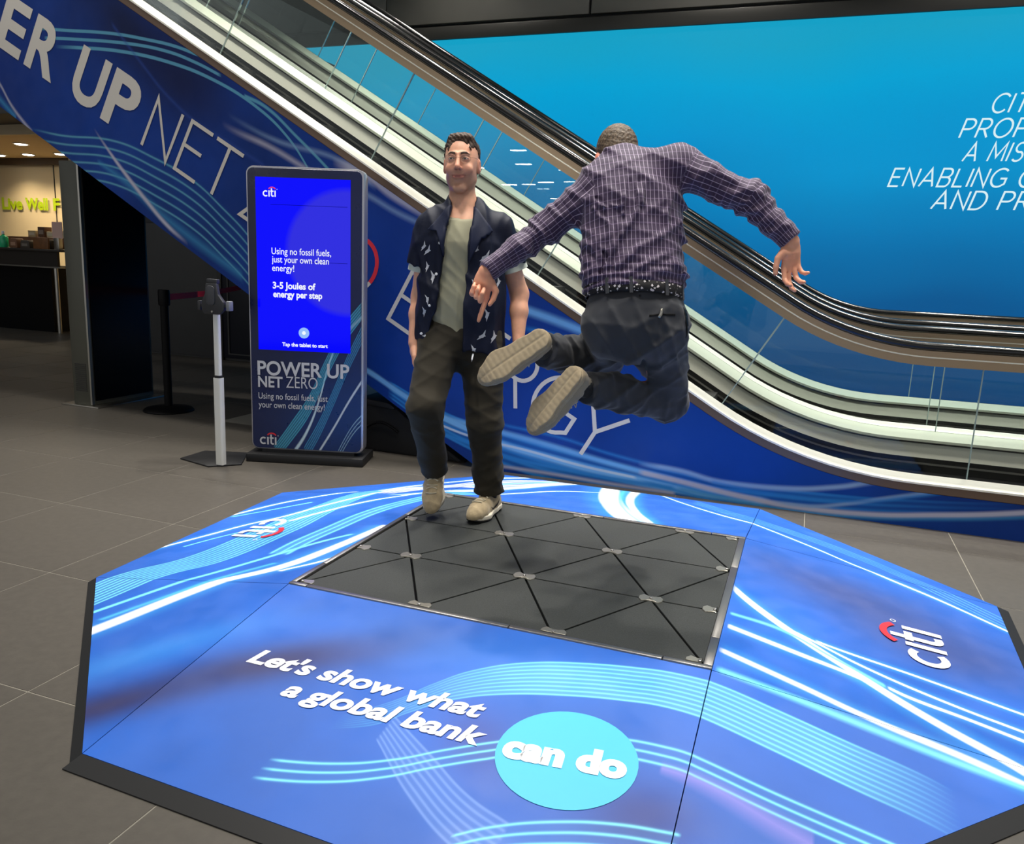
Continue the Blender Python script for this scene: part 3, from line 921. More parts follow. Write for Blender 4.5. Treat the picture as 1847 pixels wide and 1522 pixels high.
def balustrade(parent, yg, dn):
    """glass, profile and handrail; dn lifts the handrail"""
    for a, bb in zip(GL_J[:-1], GL_J[1:]):
        V, F = path_slice(a + .004, bb - .004, -.01, .655 + dn, yg - .006, yg + .006)
        MB().add(V, F).build('glass_panel', M_GLASS, parent)
    for a in GL_J[1:-1]:
        V, F = path_slice(a - .003, a + .003, -.01, .655 + dn, yg - .005, yg + .005, 2)
        MB().add(V, F).build('glass_joint', M_GEDGE, parent)
    sweep('handrail_clamp', rect(yg - .022, yg + .022, .640 + dn, .683 + dn), M_PROFILE, parent, x_end=3.2)
    sweep('handrail_bead', rect(yg - .026, yg + .026, .683 + dn, .690 + dn), M_LINE, parent, x_end=3.2)
    sweep('handrail_guide', rect(yg - .024, yg + .024, .690 + dn, .722 + dn), M_PROFILE, parent, x_end=3.2)
    prof = [(yg - .030, .722), (yg + .030, .722), (yg + .041, .734), (yg + .041, .748), (yg + .033, .760), (yg + .018, .766),
            (yg - .018, .766), (yg - .033, .760), (yg - .041, .748), (yg - .041, .734)]
    prof = [(a_, b_ + dn) for a_, b_ in prof]
    # handrail with its turn round the newel at the lower end
    base = esc_path(0, -8.6, 3.2)
    V, F = [], []
    k = len(prof)
    rings = [(x, z, nx, nz) for (x, z, nx, nz) in base]
    cz = ZF + .36
    for i in range(1, 11):
        a = math.pi * i / 10
        rings.append((3.2, cz, math.sin(a), math.cos(a)))
    for ri, (x, z, nx, nz) in enumerate(rings):
        for (y, n) in prof:
            if ri < len(base):
                V.append((x + nx * n, y, z + nz * n))
            else:
                V.append((x + nx * (n - .36), y, z + nz * (n - .36)))
    for i in range(len(rings) - 1):
        for j in range(k):
            F.append((i * k + j, i * k + (j + 1) % k, (i + 1) * k + (j + 1) % k, (i + 1) * k + j))
    F.append(tuple(range(k)))
    F.append(tuple(range((len(rings) - 1) * k, len(rings) * k)))
    MB().add(V, F).build('handrail', M_RUBBER, parent, smooth=True, sharp=50)
    # newel glass nose
    V = []
    nose = [(3.2, -.01)] + [(3.2 + .30 * math.sin(math.pi * i / 12), .36 + .30 * -math.cos(math.pi * i / 12)) for i in range(13)] + [(3.2, .655)]
    MB().prism([(q[0], ZF + q[1]) for q in nose], yg - .006, yg + .006, 'y').build('glass_panel', M_GLASS, parent)


def escalator(name, label, yn, yf, dn):
    """yn / yf: near and far glass planes"""
    t = empty(name, (0, 0, 0))
    tag(t, label, 'escalator')
    ya, yb = yn + .15, yf - .13          # step band
    # near deck: flange + top
    yo = yn - .10
    sweep('flange', [(yo, -.052), (yo + .02, -.052), (yo + .02, -.004), (yo, -.004)], M_BRONZE, t)
    sweep('deck_strip', [(yo - .004, -.006), (yn - .008, -.03), (yn - .008, .030), (yo - .004, .004)], M_TRIM, t)
    sweep('deck_strip', [(yn + .008, -.06), (ya, -.10), (ya, -.045), (yn + .008, .0)], M_BLACK, t)
    sweep('skirt_panel', rect(ya - .012, ya, -.42, -.045), M_BLACK, t)
    sweep('skirt_panel', rect(yb, yb + .02, -.105, -.005), M_SKIRT, t)
    sweep('skirt_base', rect(yb, yb + .02, -.42, -.105), M_BLACK, t)
    sweep('highlight_strip', rect(yb - .006, yb + .001, -.150, -.138), M_STEEL, t)  # bright strip stands in for a thin highlight along the dark steps
    sweep('skirt_brush', rect(yb - .012, yb + .02, -.004, .004), M_BLACK, t)
    sweep('deck_strip', [(yb, .005), (yf - .008, .005), (yf - .008, .062), (yb, .022)], M_DECK, t)
    yo2 = yf + .12
    sweep('deck_strip', [(yf + .008, .0), (yo2, .0), (yo2, .04), (yf + .008, .062)], M_TRIM, t)
    sweep('flange', [(yo2 - .02, -.3), (yo2, -.3), (yo2, .0), (yo2 - .02, .0)], M_STEEL, t)
    balustrade(t, yn, dn[0])
    balustrade(t, yf, dn[1])
    # steps
    tread, rise = .40, .40 * TA
    xs0 = XK - .62
    sm = None
    for i in range(23):
        x = xs0 - i * tread
        z = ZI - TA * x - .125 / math.cos(ANG)
        if sm is None:
            mb = MB().prism([(0, 0), (0, -rise - .02), (-.03, -rise - .02), (-tread - .0, -.02), (-tread - .0, 0)][::-1], ya + .006, yb - .006, 'y')
            so = mb.build('step', M_STEP, t)
            sm = so.data
            ew = MB().prism([(0, 0), (0, -.05), (-.085, 0)][::-1], ya + .004, ya + .035, 'y')
            eo = ew.build('step_edge', M_SKIRT, so)
            em_ = eo.data
        else:
            so = link(bpy.data.objects.new('step', sm), t)
            eo = link(bpy.data.objects.new('step_edge', em_), so)
        so.location = (x, 0, z)
        eo.location = (0, 0, .002)
    MB().box(XK - .6, 3.4, ya, yb, .0, .012).build('landing_plate', M_STEP, t, bevel=.003)
    MB().box(XK - .62, XK - .5, ya + .02, yb - .02, .012, .02).build('comb', M_STEEL, t)
    return t


esc1 = escalator('escalator', 'nearer escalator with glass sides and blue printed side cladding', 1.80, 3.06, (-.008, .012))
esc2 = escalator('escalator', 'farther escalator seen through the glass, in front of the video wall', 3.50, 4.76, (.03, .045))
# printed cladding of the nearer escalator
CY = 1.70
M_CLAD = streak_mat('cladding_print', (9, 50, 128), [(-3.77, 2.84, .55, .22, R_(-45), (8, 18, 52), .85), (-3.3, 2.5, .5, .3, R_(-40), (10, 18, 58), .8),
                    (-5.0, 2.7, .5, .4, 0, (16, 44, 118), .6), (.6, .3, 1.3, .5, R_(-25), (0, 66, 155), .7), (-1.5, 1.2, .9, .7, R_(-30), (6, 54, 142), .7)],
                    CLADDING_STREAKS, 0, 2, rough=.5, noise_amt=.22, spec=.2)
bot = []
poly = []
# outline: bottom edge, then the top edge under the flange
for (x, z) in ((-8.8, -.57 + .577 * 8.8), (-.99, .0)):
    poly.append((x, z))
poly.append((3.3, 0.0))
top = [(p[0], p[1]) for p in esc_path(-.05, -8.6, 3.3, 14)][::-1]
poly += top
clad = MB().prism(poly, CY, CY + .03, 'y').build('side_cladding', M_CLAD, esc1)
MB().prism([(-8.6, 5.4), (-1.0, .02), (3.3, .02), (3.3, -.0 + .16), (1.05, .16), (-8.6, 5.75)], CY + .03, CY + .06, 'y').build('cladding_backing', M_BLACK, esc1)
# truss bodies keep the light out from under the steps
for (t, y0, y1) in ((esc1, 1.76, 3.16), (esc2, 3.42, 4.86)):
    MB().prism([(-8.6, .577 * 8.6 - .42), (-.80, .05), (3.3, .05), (3.3, .0), (-.90, .0), (-8.6, .577 * 8.6 - .52)][::-1], y0, y1, 'y').build('soffit', M_BLACK, t)
MB().prism([(-8.6, 4.45), (-.9, .01), (3.3, .01), (3.3, .16), (XK, .16), (-8.6, 5.6)], 4.83, 4.86, 'y').build('cladding_sheet', M_STEEL, esc2)

TEX = (math.cos(R_(-29)), 0, math.sin(R_(-29)))
TEY = (-math.sin(R_(-29)), 0, math.cos(R_(-29)))
TO = (0, CY - .002, 0)


def clad_letter(ch, u, width, sw, m=None, h=.385, v=-.004, body=None):
    V, F, w = glyph2d(ch, h, sw, width)
    o = Vector(TEX) * u + Vector(TEY) * v + Vector((0, CY, 0))
    put2d('lettering', V, F, m or M_CREAMTXT, clad, o, TEX, TEY, off=.002)


for ch, u, w_ in (('P', -7.00, .285), ('O', -6.68, .36), ('W', -6.29, .46), ('E', -5.79, .27), ('R', -5.465, .30), ('U', -4.985, .295), ('P', -4.645, .285)):
    V, F = font2d(ch, .028)
    x0_, x1_ = min(q[0] for q in V), max(q[0] for q in V)
    y0_, y1_ = min(q[1] for q in V), max(q[1] for q in V)
    V = [((q[0] - x0_) * w_ / (x1_ - x0_), (q[1] - y0_) * .39 / (y1_ - y0_)) for q in V]
    put2d('lettering', V, F, M_CREAMTXT, clad, Vector(TEX) * u + Vector(TEY) * -.006 + Vector((0, CY, 0)), TEX, TEY, off=.002)
for ch, u, w_ in (('N', -4.235, .265), ('E', -3.905, .225), ('T', -3.668, .275), ('Z', -3.27, .24), ('E', -2.98, .215), ('R', -2.72, .225),
                  ('E', -1.93, .225), ('N', -1.65, .265), ('E', -1.325, .215), ('R', -1.075, .225), ('G', -.815, .32), ('Y', -.505, .30)):
    clad_letter(ch, u, w_, .026)
V, F = ribbon(arc(-2.30 + 0, .188, .155, .18, -270, -15, 30), .026)
o_ = Vector((0, CY, 0))
put2d('lettering', V, F, M_CREAMTXT, clad, o_, TEX, TEY, off=.002)
V, F = ribbon(arc(-2.30 + 0, .188, .155, .18, -15, 90, 14), .028)
put2d('lettering', V, F, M_RED, clad, o_, TEX, TEY, off=.0025)
# ================================================================ energy-harvesting floor platform
HP, ZE = .13, .025
HX, HY = .775, .672
OCT = {'FL1': (-1.645, -.745), 'FL2': (-.735, -1.635), 'FR2': (.775, -1.690), 'FR1': (1.745, -.690),
       'R1': (1.800, .590), 'BR2': (.795, 1.560), 'BL2': (-.780, 1.545), 'BL1': (-1.715, .585)}
plat = empty('energy_floor_platform', (0, 0, 0))
tag(plat, 'low octagonal blue printed floor platform with dark triangular tiles in the middle', 'platform')
M_PRINT = streak_mat('platform_print', (40, 98, 196),
                     [(-.85, -1.45, .30, .10, R_(42), (48, 50, 96), 1.0), (-.50, -1.10, .38, .10, R_(40), (46, 48, 96), 1.0), (-.22, -.89, .24, .075, R_(38), (50, 58, 118), .85),
                      (.70, -1.33, .16, .12, R_(20), (46, 56, 128), .85), (.22, -1.22, .17, .10, R_(-50), (60, 72, 150), .7),
                      (1.20, .28, .50, .20, R_(-22), (62, 74, 130), .85), (1.50, -.02, .35, .20, R_(-15), (62, 74, 132), .8),
                      (-.95, -1.18, .35, .08, R_(45), (60, 138, 222), .6), (.1, -.85, .5, .15, 0, (54, 118, 214), .6), (0, .95, 1.2, .3, 0, (48, 96, 194), .6)],
                     PLATFORM_STREAKS, 0, 1, rough=.4, noise_amt=.14)
M_KERB = mat('black_kerb', (24, 25, 27), rough=.5)
M_TILE = mat('granulated_black_tile', (48, 51, 50), rough=.62, noise=.35, nscale=260, bump=.12, bscale=350, spec=.35)
M_ALU = mat('anodised_frame', (150, 148, 146), rough=.35, metal=.9)
M_CAP = mat('cast_cap', (176, 172, 160), rough=.35, metal=.85, bump=.05, bscale=150)

tileC = {'FL': (-HX, -HY), 'FR': (HX, -HY), 'BR': (HX, HY), 'BL': (-HX, HY)}
order = ['FL1', 'FL2', 'FR2', 'FR1', 'R1', 'BR2', 'BL2', 'BL1']


def ramp(name, tops, edges, m=M_PRINT):
    """sloping panel: inner points at HP, outer edge points at ZE, 12 mm joint around"""
    pts = [(x, y, HP) for x, y in tops] + [(x, y, ZE) for x, y in edges]
    c = Vector((sum(p[0] for p in pts) / len(pts), sum(p[1] for p in pts) / len(pts), 0))
    P = []
    for p in pts:
        d = Vector((c.x - p[0], c.y - p[1], 0))
        d.normalize()
        P.append((p[0] + d.x * .0022, p[1] + d.y * .0022, p[2]))
    n = len(P)
    V = P + [(x, y, max(z - .022, 0.003)) for x, y, z in P]
    F = [tuple(range(n)), tuple(range(n, 2 * n))[::-1]] + [(i, n + i, n + (i + 1) % n, (i + 1) % n) for i in range(n)]
    o = MB().add(V, F).build(name, m, plat)
    return o


O = OCT
ramp('ramp_panel', [tileC['FR'], tileC['FL']], [O['FL2'], O['FR2']])
ramp('ramp_panel', [tileC['BR'], tileC['FR']], [O['FR1'], O['R1']])
ramp('ramp_panel', [tileC['BL'], tileC['BR']], [O['BR2'], O['BL2']])
ramp('ramp_panel', [tileC['FL'], tileC['BL']], [O['BL1'], O['FL1']])
ramp('ramp_corner', [tileC['FL']], [O['FL1'], O['FL2']])
ramp('ramp_corner', [tileC['FR']], [O['FR2'], O['FR1']])
ramp('ramp_corner', [tileC['BR']], [O['R1'], O['BR2']])
ramp('ramp_corner', [tileC['BL']], [O['BL2'], O['BL1']])
# dark under-frame, kerb strips
pts = [O[k] for k in order]
for i in range(8):
    a, b_ = Vector(pts[i] + (0,)), Vector(pts[(i + 1) % 8] + (0,))
    d = (b_ - a).normalized()
    nrm = Vector((d.y, -d.x, 0))
    prev = Vector(pts[i - 1] + (0,))
    nxt = Vector(pts[(i + 2) % 8] + (0,))

    def corner(p, q0, q1, k):
        d0 = (p - q0).normalized()
        d1 = (q1 - p).normalized()
        n0 = Vector((d0.y, -d0.x, 0))
        n1 = Vector((d1.y, -d1.x, 0))
        mm = (n0 + n1).normalized()
        return p + mm * (k / max(mm.dot(n0), .3))
    W = .046 if i in (1, 2, 3) else .030
    a1, b1 = corner(a, prev, b_, W), corner(b_, a, nxt, W)
    V = [(a.x, a.y, ZE - .001), (b_.x, b_.y, ZE - .001), (b1.x, b1.y, .004), (a1.x, a1.y, .004), (a.x, a.y, 0), (b_.x, b_.y, 0), (b1.x, b1.y, 0), (a1.x, a1.y, 0)]
    MB().add(V, [(0, 3, 2, 1), (4, 5, 6, 7), (0, 1, 5, 4), (1, 2, 6, 5), (2, 3, 7, 6), (3, 0, 4, 7)]).build('kerb_strip', M_KERB, plat)
MB().prism([(-HX + .01, -HY + .01), (HX - .01, -HY + .01), (HX - .01, HY - .01), (-HX + .01, HY - .01)], 0.001, HP - .03).build('tile_tray', M_BLACK, plat)
# metal edging around the tiles, in lengths with open joints
for (x0, x1) in ((-HX, -.70), (-.697, .10), (.103, .62), (.623, HX)):
    MB().box(x0, x1, -HY, -HY + .020, HP - .03, HP + .006).build('frame_rail', M_ALU, plat, bevel=.002)
    MB().box(x0, x1, HY - .020, HY, HP - .03, HP + .006).build('frame_rail', M_ALU, plat, bevel=.002)
for (y0, y1) in ((-HY + .021, -.45), (-.447, .25), (.253, HY - .021)):
    MB().box(-HX, -HX + .020, y0, y1, HP - .03, HP + .006).build('frame_rail', M_ALU, plat, bevel=.002)
    MB().box(HX - .028, HX, y0, y1, HP - .03, HP + .006).build('frame_rail', M_ALU, plat, bevel=.002)
# triangular tiles
S = .5
RH = S * math.sqrt(3) / 2
XT0, YT0 = -.75, -1.5 * RH
tris = []
for r in range(3):
    y0, y1 = YT0 + r * RH, YT0 + (r + 1) * RH
    off0 = 0 if r % 2 == 0 else .5
    lo = [0, 1, 2, 3] if r % 2 == 0 else [0, .5, 1.5, 2.5, 3]
    hi = [0, .5, 1.5, 2.5, 3] if r % 2 == 0 else [0, 1, 2, 3]
    full = lo if r % 2 == 0 else hi
    half = hi if r % 2 == 0 else lo
    yf_, yh_ = (y0, y1) if r % 2 == 0 else (y1, y0)
    for k in range(3):
        tris.append([(full[k], yf_), (full[k + 1], yf_), (full[k] + .5, yh_)])
    for k in range(2):
        tris.append([(k + .5, yh_), (k + 1.5, yh_), (k + 1, yf_)])
    tris.append([(0, yf_), (.5, yh_), (0, yh_)])
    tris.append([(3, yf_), (3, yh_), (2.5, yh_)])
for tr in tris:
    P = [Vector((XT0 + q[0] * S, q[1], 0)) for q in tr]
    if (P[1] - P[0]).cross(P[2] - P[0]).z < 0:
        P.reverse()
    # inset 4 mm
    Q = []
    for i in range(3):
        p, a, b_ = P[i], P[i - 1], P[(i + 1) % 3]
        d0, d1 = (p - a).normalized(), (b_ - p).normalized()
        n0, n1 = Vector((-d0.y, d0.x, 0)), Vector((-d1.y, d1.x, 0))
        mm = (n0 + n1).normalized()
        Q.append(p + mm * (.0042 / max(mm.dot(n0), .2)))
    MB().prism([(q.x, q.y) for q in Q], HP - .022, HP).build('triangle_tile', M_TILE, plat, bevel=.0012, seg=1)
# metal caps over the tile corners
nodes = []
for r in range(4):
    xs = [0, 1, 2, 3] if r % 2 == 0 else [0, .5, 1.5, 2.5, 3]
    for x in xs:
        nodes.append((XT0 + x * S, YT0 + r * RH, x in (0, 3), r in (0, 3), r, x))
for (x, y, ex_, ey_, r, gx) in nodes:
    x += {0: .013, 3: -.016}.get(gx, 0)
    y += .013 if r == 0 else (-.013 if r == 3 else 0)
    V = []
    poly = []
    for (px, py) in ((.044, .012), (.031, .029), (.010, .019), (-.010, .019), (-.031, .029), (-.044, .012), (-.044, -.012), (-.031, -.029), (-.010, -.019), (.010, -.019), (.031, -.029), (.044, -.012)):
        if gx == 0:
            px = max(px, -.006)
        if gx == 3:
            px = min(px, .006)
        if r == 0:
            py = max(py, -.006)
        if r == 3:
            py = min(py, .006)
        poly.append((x + px, y + py))
    c = MB().prism(poly, HP - .004, HP + .0045).build('corner_cap', M_CAP, plat, bevel=.0012, seg=1)
    MB().lathe([(.006, HP + .004), (.006, HP + .008), (.004, HP + .009)], 10, Matrix.Translation((x, y, 0))).build('cap_bolt', M_ALU, c, smooth=True)

# printed lettering on the ramps (flat on the sloping panels)
SLF = Vector((0, (O['FL2'][1] + O['FR2'][1]) / 2 + HY, ZE - HP)).normalized()      # down-slope, front
FEY = -SLF


def front_pt(x, y):
    t = (-HY - y) / (-HY - (O['FL2'][1] + (O['FR2'][1] - O['FL2'][1]) * (x + .735) / 1.51))
    return Vector((x, y, HP + (ZE - HP) * t))


def on_front(name, body, x, y, w, h, weight, rot=0.0, shear=.0, m=M_WHITE, off=.0015):
    o = front_pt(x, y)
    o2 = front_pt(x + .3 * math.cos(rot), y + .3 * math.sin(rot))
    ex = (o2 - o).normalized()
    nn = Vector((1, 0, 0)).cross(FEY).normalized()
    ey = nn.cross(ex).normalized()
    text(name, body, m, plat, o, ex, ey, w, h, weight, shear, off=off)


M_PTXT = mat('platform_white_vinyl', (248, 248, 248), rough=.45)
on_front('lettering', "Let's show what", -.600, -1.138, .795, .076, .034, 0.0, .22)
on_front('lettering', "a global bank", -.400, -1.243, .640, .076, .034, 0.0, .22)
# cyan disc
cc = Vector((.467, -1.203))
V = []
seg = 48
for k in range(seg):
    a = 2 * math.pi * k / seg
    V.append(front_pt(cc.x + .188 * math.cos(a), cc.y + .186 * math.sin(a)) + Vector((0, 0, .0012)))
mesh_obj('cyan_disc', V, [tuple(range(seg))], mat('cyan_vinyl', (70, 190, 232), rough=.42), plat)
on_front('lettering', 'can do', .302, -1.258, .330, .096, .060, R_(5), 0.0, off=.003)
# logos on the left and right ramps
sl = Vector((O['R1'][0] - HX, 0, ZE - HP)).normalized()
ez = -sl
ex = Vector((0, 1, 0))
ey = -sl
ex = Vector((0, 1, 0)) if ex.cross(ey).z > 0 else Vector((0, -1, 0))
tt = (1.522 - HX) / (1.77 - HX)
citi_logo(plat, Vector((1.522, -.195, HP + (ZE - HP) * tt)), ex, ey, .135, M_PTXT, M_RED, off=.003)
sl = Vector((O['BL1'][0] + HX, 0, ZE - HP)).normalized()
ey = -sl
ex = Vector((0, -1, 0))
tt = (1.43 - HX) / (1.69 - HX)
citi_logo(plat, Vector((-1.435, .10, HP + (ZE - HP) * tt)), ex, ey, .13, M_PTXT, M_RED, off=.003)
# ================================================================ display kiosk
kz = R_(17.06)
kiosk = empty('display_kiosk', (-2.053, 1.341, 0), kz)
tag(kiosk, 'tall upright display kiosk with a glowing blue screen on a black base', 'kiosk')
M_KB = mat('kiosk_base_black', (20, 20, 22), rough=.5)
M_KEDGE = mat('kiosk_silver_edge', (196, 196, 204), rough=.3, metal=.8)
kst = [dict(p=[(-.10, .04), (.0, .20), (.08, .40), (.14, .62), (.2, .80)], w=.026, c=(190, 215, 228), edge=.6),
       dict(p=[(-.22, .04), (-.10, .20), (.02, .38), (.12, .60), (.25, .85), (.36, 1.0)], w=[.05, .06, .06, .05], c=(80, 185, 215), n=6, sharp=3, glow=.3, a=.85),
       dict(p=[(-.02, .04), (.08, .22), (.17, .42), (.27, .66), (.36, .85)], w=[.05, .05, .05], c=(70, 165, 215), n=5, sharp=4, glow=.2, a=.8),
       dict(p=[(.06, .04), (.18, .24), (.28, .42), (.36, .55)], w=.018, c=(190, 205, 220), edge=.6),
       dict(p=[(.20, .04), (.25, .14), (.31, .24), (.36, .30)], w=.03, c=(150, 190, 215), n=3, sharp=6, glow=.03, a=.9),
       dict(p=[(.20, .80), (.28, .88), (.36, .96)], w=.02, c=(150, 185, 205), edge=.8, a=.7)]
M_KPRINT = streak_mat('kiosk_print', (10, 26, 74), [(.2, .3, .4, .3, R_(50), (12, 62, 130), .6), (-.25, 1.4, .3, .8, 0, (8, 16, 44), .7)], kst, 0, 2, rough=.3, noise_amt=.15)
KX0, KX1, KZ0, KZ1 = -.365, .372, .075, 1.853
MB().prism(round_rect(KX0, KX1, KZ0, KZ1, .045), -.045, .05, 'y').build('housing', M_KEDGE, kiosk, bevel=.006)
MB().prism(round_rect(KX0 + .010, KX1 - .014, KZ0 + .010, KZ1 - .010, .038), -.052, -.044, 'y').build('front_panel', M_KPRINT, kiosk, bevel=.002, seg=1)
MB().box(-.385, .385, -.11, .19, 0, .055).build('base', M_KB, kiosk, bevel=.008)
MB().box(-.30, .31, -.04, .06, .05, .09).build('neck', M_KB, kiosk)
# screen
m, nt, b = new_mat('kiosk_screen_picture')
nt.nodes.clear()
tc = nt.nodes.new('ShaderNodeTexCoord')
sp = nt.nodes.new('ShaderNodeSeparateXYZ')
nt.links.new(tc.outputs['Object'], sp.inputs[0])


def dist_blob(cx, cz, r0, r1):
    vm = nt.nodes.new('ShaderNodeVectorMath')
    vm.operation = 'DISTANCE'
    mp_ = nt.nodes.new('ShaderNodeMapping')
    mp_.inputs['Scale'].default_value = (1, 0, 1)
    nt.links.new(tc.outputs['Object'], mp_.inputs['Vector'])
    nt.links.new(mp_.outputs[0], vm.inputs[0])
    vm.inputs[1].default_value = (cx, 0, cz)
    r = nt.nodes.new('ShaderNodeMapRange')
    r.inputs[1].default_value = r0
    r.inputs[2].default_value = r1
    r.inputs[3].default_value = 1
    r.inputs[4].default_value = 0
    nt.links.new(vm.outputs['Value'], r.inputs[0])
    return r.outputs[0]


mxk = nt.nodes.new('ShaderNodeMix')
mxk.data_type = 'RGBA'
mxk.inputs[6].default_value = lin((2, 4, 252))
mxk.inputs[7].default_value = lin((46, 44, 224))
nt.links.new(dist_blob(.27, 1.35, .36, .40), mxk.inputs[0])
em = nt.nodes.new('ShaderNodeEmission')
em.inputs[1].default_value = 1.0
nt.links.new(mxk.outputs[2], em.inputs[0])
gs = nt.nodes.new('ShaderNodeBsdfGlossy')
gs.inputs[0].default_value = (.012, .012, .012, 1)
gs.inputs['Roughness'].default_value = .08
ad = nt.nodes.new('ShaderNodeAddShader')
nt.links.new(em.outputs[0], ad.inputs[0])
nt.links.new(gs.outputs[0], ad.inputs[1])
ou = nt.nodes.new('ShaderNodeOutputMaterial')
nt.links.new(ad.outputs[0], ou.inputs[0])
scr = MB().box(-.303, .288, -.0565, -.050, .728, 1.788).build('screen', m, kiosk)
M_STXT = emit('screen_text', (245, 248, 255), 1.0)
M_SRED = emit('screen_red', (240, 70, 120), .9)
M_SLINE = emit('screen_thin_line', (8, 10, 120), 1.0)
KEX, KEZ = (1, 0, 0), (0, 0, 1)


def ktext(body, x, z, w, h, weight, m, par, off=.0):
    text('lettering', body, m, par, (x, -.0572 - off, z), KEX, KEZ, w, h, weight, off=.0006)


ktext('Using no fossil fuels,', -.208, 1.327, .375, .040, .006, M_STXT, scr)
ktext('just your own clean', -.207, 1.277, .360, .040, .006, M_STXT, scr)
ktext('energy!', -.206, 1.224, .140, .040, .006, M_STXT, scr)
ktext('3-5 Joules of', -.204, 1.117, .272, .042, .030, M_STXT, scr)
ktext('energy per step', -.202, 1.063, .312, .042, .030, M_STXT, scr)
ktext('Tap the tablet to start', -.149, .757, .293, .024, .030, M_STXT, scr)
citi_logo(scr, (-.257, -.0572, 1.672), KEX, KEZ, .037, M_STXT, M_SRED, off=.0006)
MB().lathe([(.034, 0), (.034, .002)], 28, Matrix.Translation((-.008, -.0575, .845)) @ Matrix.Rotation(R_(90), 4, 'X')).build('touch_dot', emit('dot_glow', (150, 190, 250), 1.0), scr)
MB().lathe([(.012, 0), (.012, .003)], 20, Matrix.Translation((-.008, -.0575, .845)) @ Matrix.Rotation(R_(90), 4, 'X')).build('touch_dot_core', emit('dot_core', (240, 248, 255), 1.0), scr)
for z in (1.625, 1.285):
    MB().box(-.02 if z < 1.4 else -.21, .27, -.0572, -.0562, z, z + .0025).build('screen_line', M_SLINE, scr)
M_KTXT = mat('kiosk_text_grey', (205, 205, 208), rough=.5)
ktext('POWER UP', -.313, .567, .595, .092, .022, M_KTXT, kiosk)
ktext('NET', -.311, .488, .160, .072, .024, M_KTXT, kiosk)
ktext('ZERO', -.128, .489, .205, .072, -.004, M_KTXT, kiosk)
ktext('Using no fossil fuels, just', -.310, .410, .452, .040, .004, M_KTXT, kiosk)
ktext('your own clean energy!', -.310, .353, .432, .040, .004, M_KTXT, kiosk)
citi_logo(kiosk, (-.308, -.0555, .108), KEX, KEZ, .050, M_KTXT, M_RED, off=.0006)

# ================================================================ tablet floor stand
ts = empty('tablet_stand', (-2.447, .96, 0))
tag(ts, 'white pole stand with an empty black tablet clamp on a flat dark base', 'stand')
M_TW = mat('white_tube', (226, 226, 220), rough=.35)
M_TD = mat('dark_grey_plastic', (44, 45, 48), rough=.5)
bp = [(-.33, .005), (-.045, -.07), (.10, .07), (-.06, .335), (-.335, .24)]
MB().prism([(a, b_) for a, b_ in bp], 0, .010).build('base_plate', M_KB, ts, bevel=.003)
MB().prism(round_rect(-.028, .028, -.022, .022, .012), .010, .562).build('pole_tube', M_TW, ts, smooth=True)
MB().prism(round_rect(-.023, .023, -.018, .018, .010), .562, .578).build('collar', M_KB, ts, smooth=True)
MB().prism(round_rect(-.020, .020, -.015, .015, .009), .575, .955).build('pole_tube', M_TW, ts, smooth=True)
cr_ = MB().prism([(-.062, .955), (.052, .955), (.085, .985), (.085, 1.03), (.045, 1.075), (.034, 1.140), (-.042, 1.140), (-.052, 1.075), (-.078, 1.03), (-.078, .985)], -.040, -.012, 'y').build('cradle', M_TD, ts, bevel=.005)
MB().prism(round_rect(-.036, .026, 1.010, 1.125, .022), -.047, -.038, 'y').build('cradle_pad', mat('cradle_pad_grey', (58, 59, 64), rough=.55), cr_, bevel=.003)
MB().box(-.04, .034, -.034, -.002, 1.138, 1.166).build('clamp_jaw', M_TD, ts, bevel=.004)
MB().box(-.114, -.092, -.034, .006, .975, 1.032).build('clamp_jaw', M_TD, ts, bevel=.004)
MB().box(.098, .122, -.034, .006, .980, 1.038).build('clamp_jaw', mat('clamp_light_grey', (120, 122, 126), rough=.45), ts, bevel=.004)
MB().box(-.10, -.07, -.028, -.014, .995, 1.012).box(.08, .105, -.028, -.014, 1.0, 1.017).build('clamp_arm', M_TD, ts)
MB().lathe([(.006, 0), (.006, .006)], 10, Matrix.Translation((.004, -.040, .972)) @ Matrix.Rotation(R_(90), 4, 'X')).build('lock_screw', M_STEEL, cr_)

# ================================================================ belt barrier
bar = empty('belt_barrier', (-4.01, 2.19, 0))
tag(bar, 'black queue barrier post with a red retractable belt', 'barrier')
MB().lathe([(.20, 0), (.20, .008), (.185, .022), (.06, .040), (.034, .045)], 36).build('base', M_BLACK, bar, smooth=True)
MB().lathe([(.032, .04), (.032, .88)], 24).build('pole', M_BLACK, bar, smooth=True)
MB().lathe([(.044, .875), (.046, .885), (.046, .985), (.042, 1.0)], 24).build('head', M_BLACK, bar, smooth=True)
be = Vector((-5.35 + 4.01, 5.01 - 2.19, .945))
dv = Vector((be.x, be.y, 0)).normalized()
V = []
for k in range(9):
    t = k / 8
    p = Vector((be.x * t, be.y * t, .938 - .02 * math.sin(math.pi * t)))
    if k == 0:
        p += dv * .04
    V += [(p.x, p.y, p.z - .026), (p.x, p.y, p.z + .026)]
F = [(2 * i, 2 * i + 2, 2 * i + 3, 2 * i + 1) for i in range(8)]
blt = mesh_obj('belt', V, F, mat('red_belt', (225, 22, 40), rough=.6), bar)
sol = blt.modifiers.new('thickness', 'SOLIDIFY')
sol.thickness = .002
MB().box(be.x - .05, be.x + .05, be.y - .012, be.y + .03, .90, .985).build('wall_clip', M_BLACK, bar, bevel=.004)

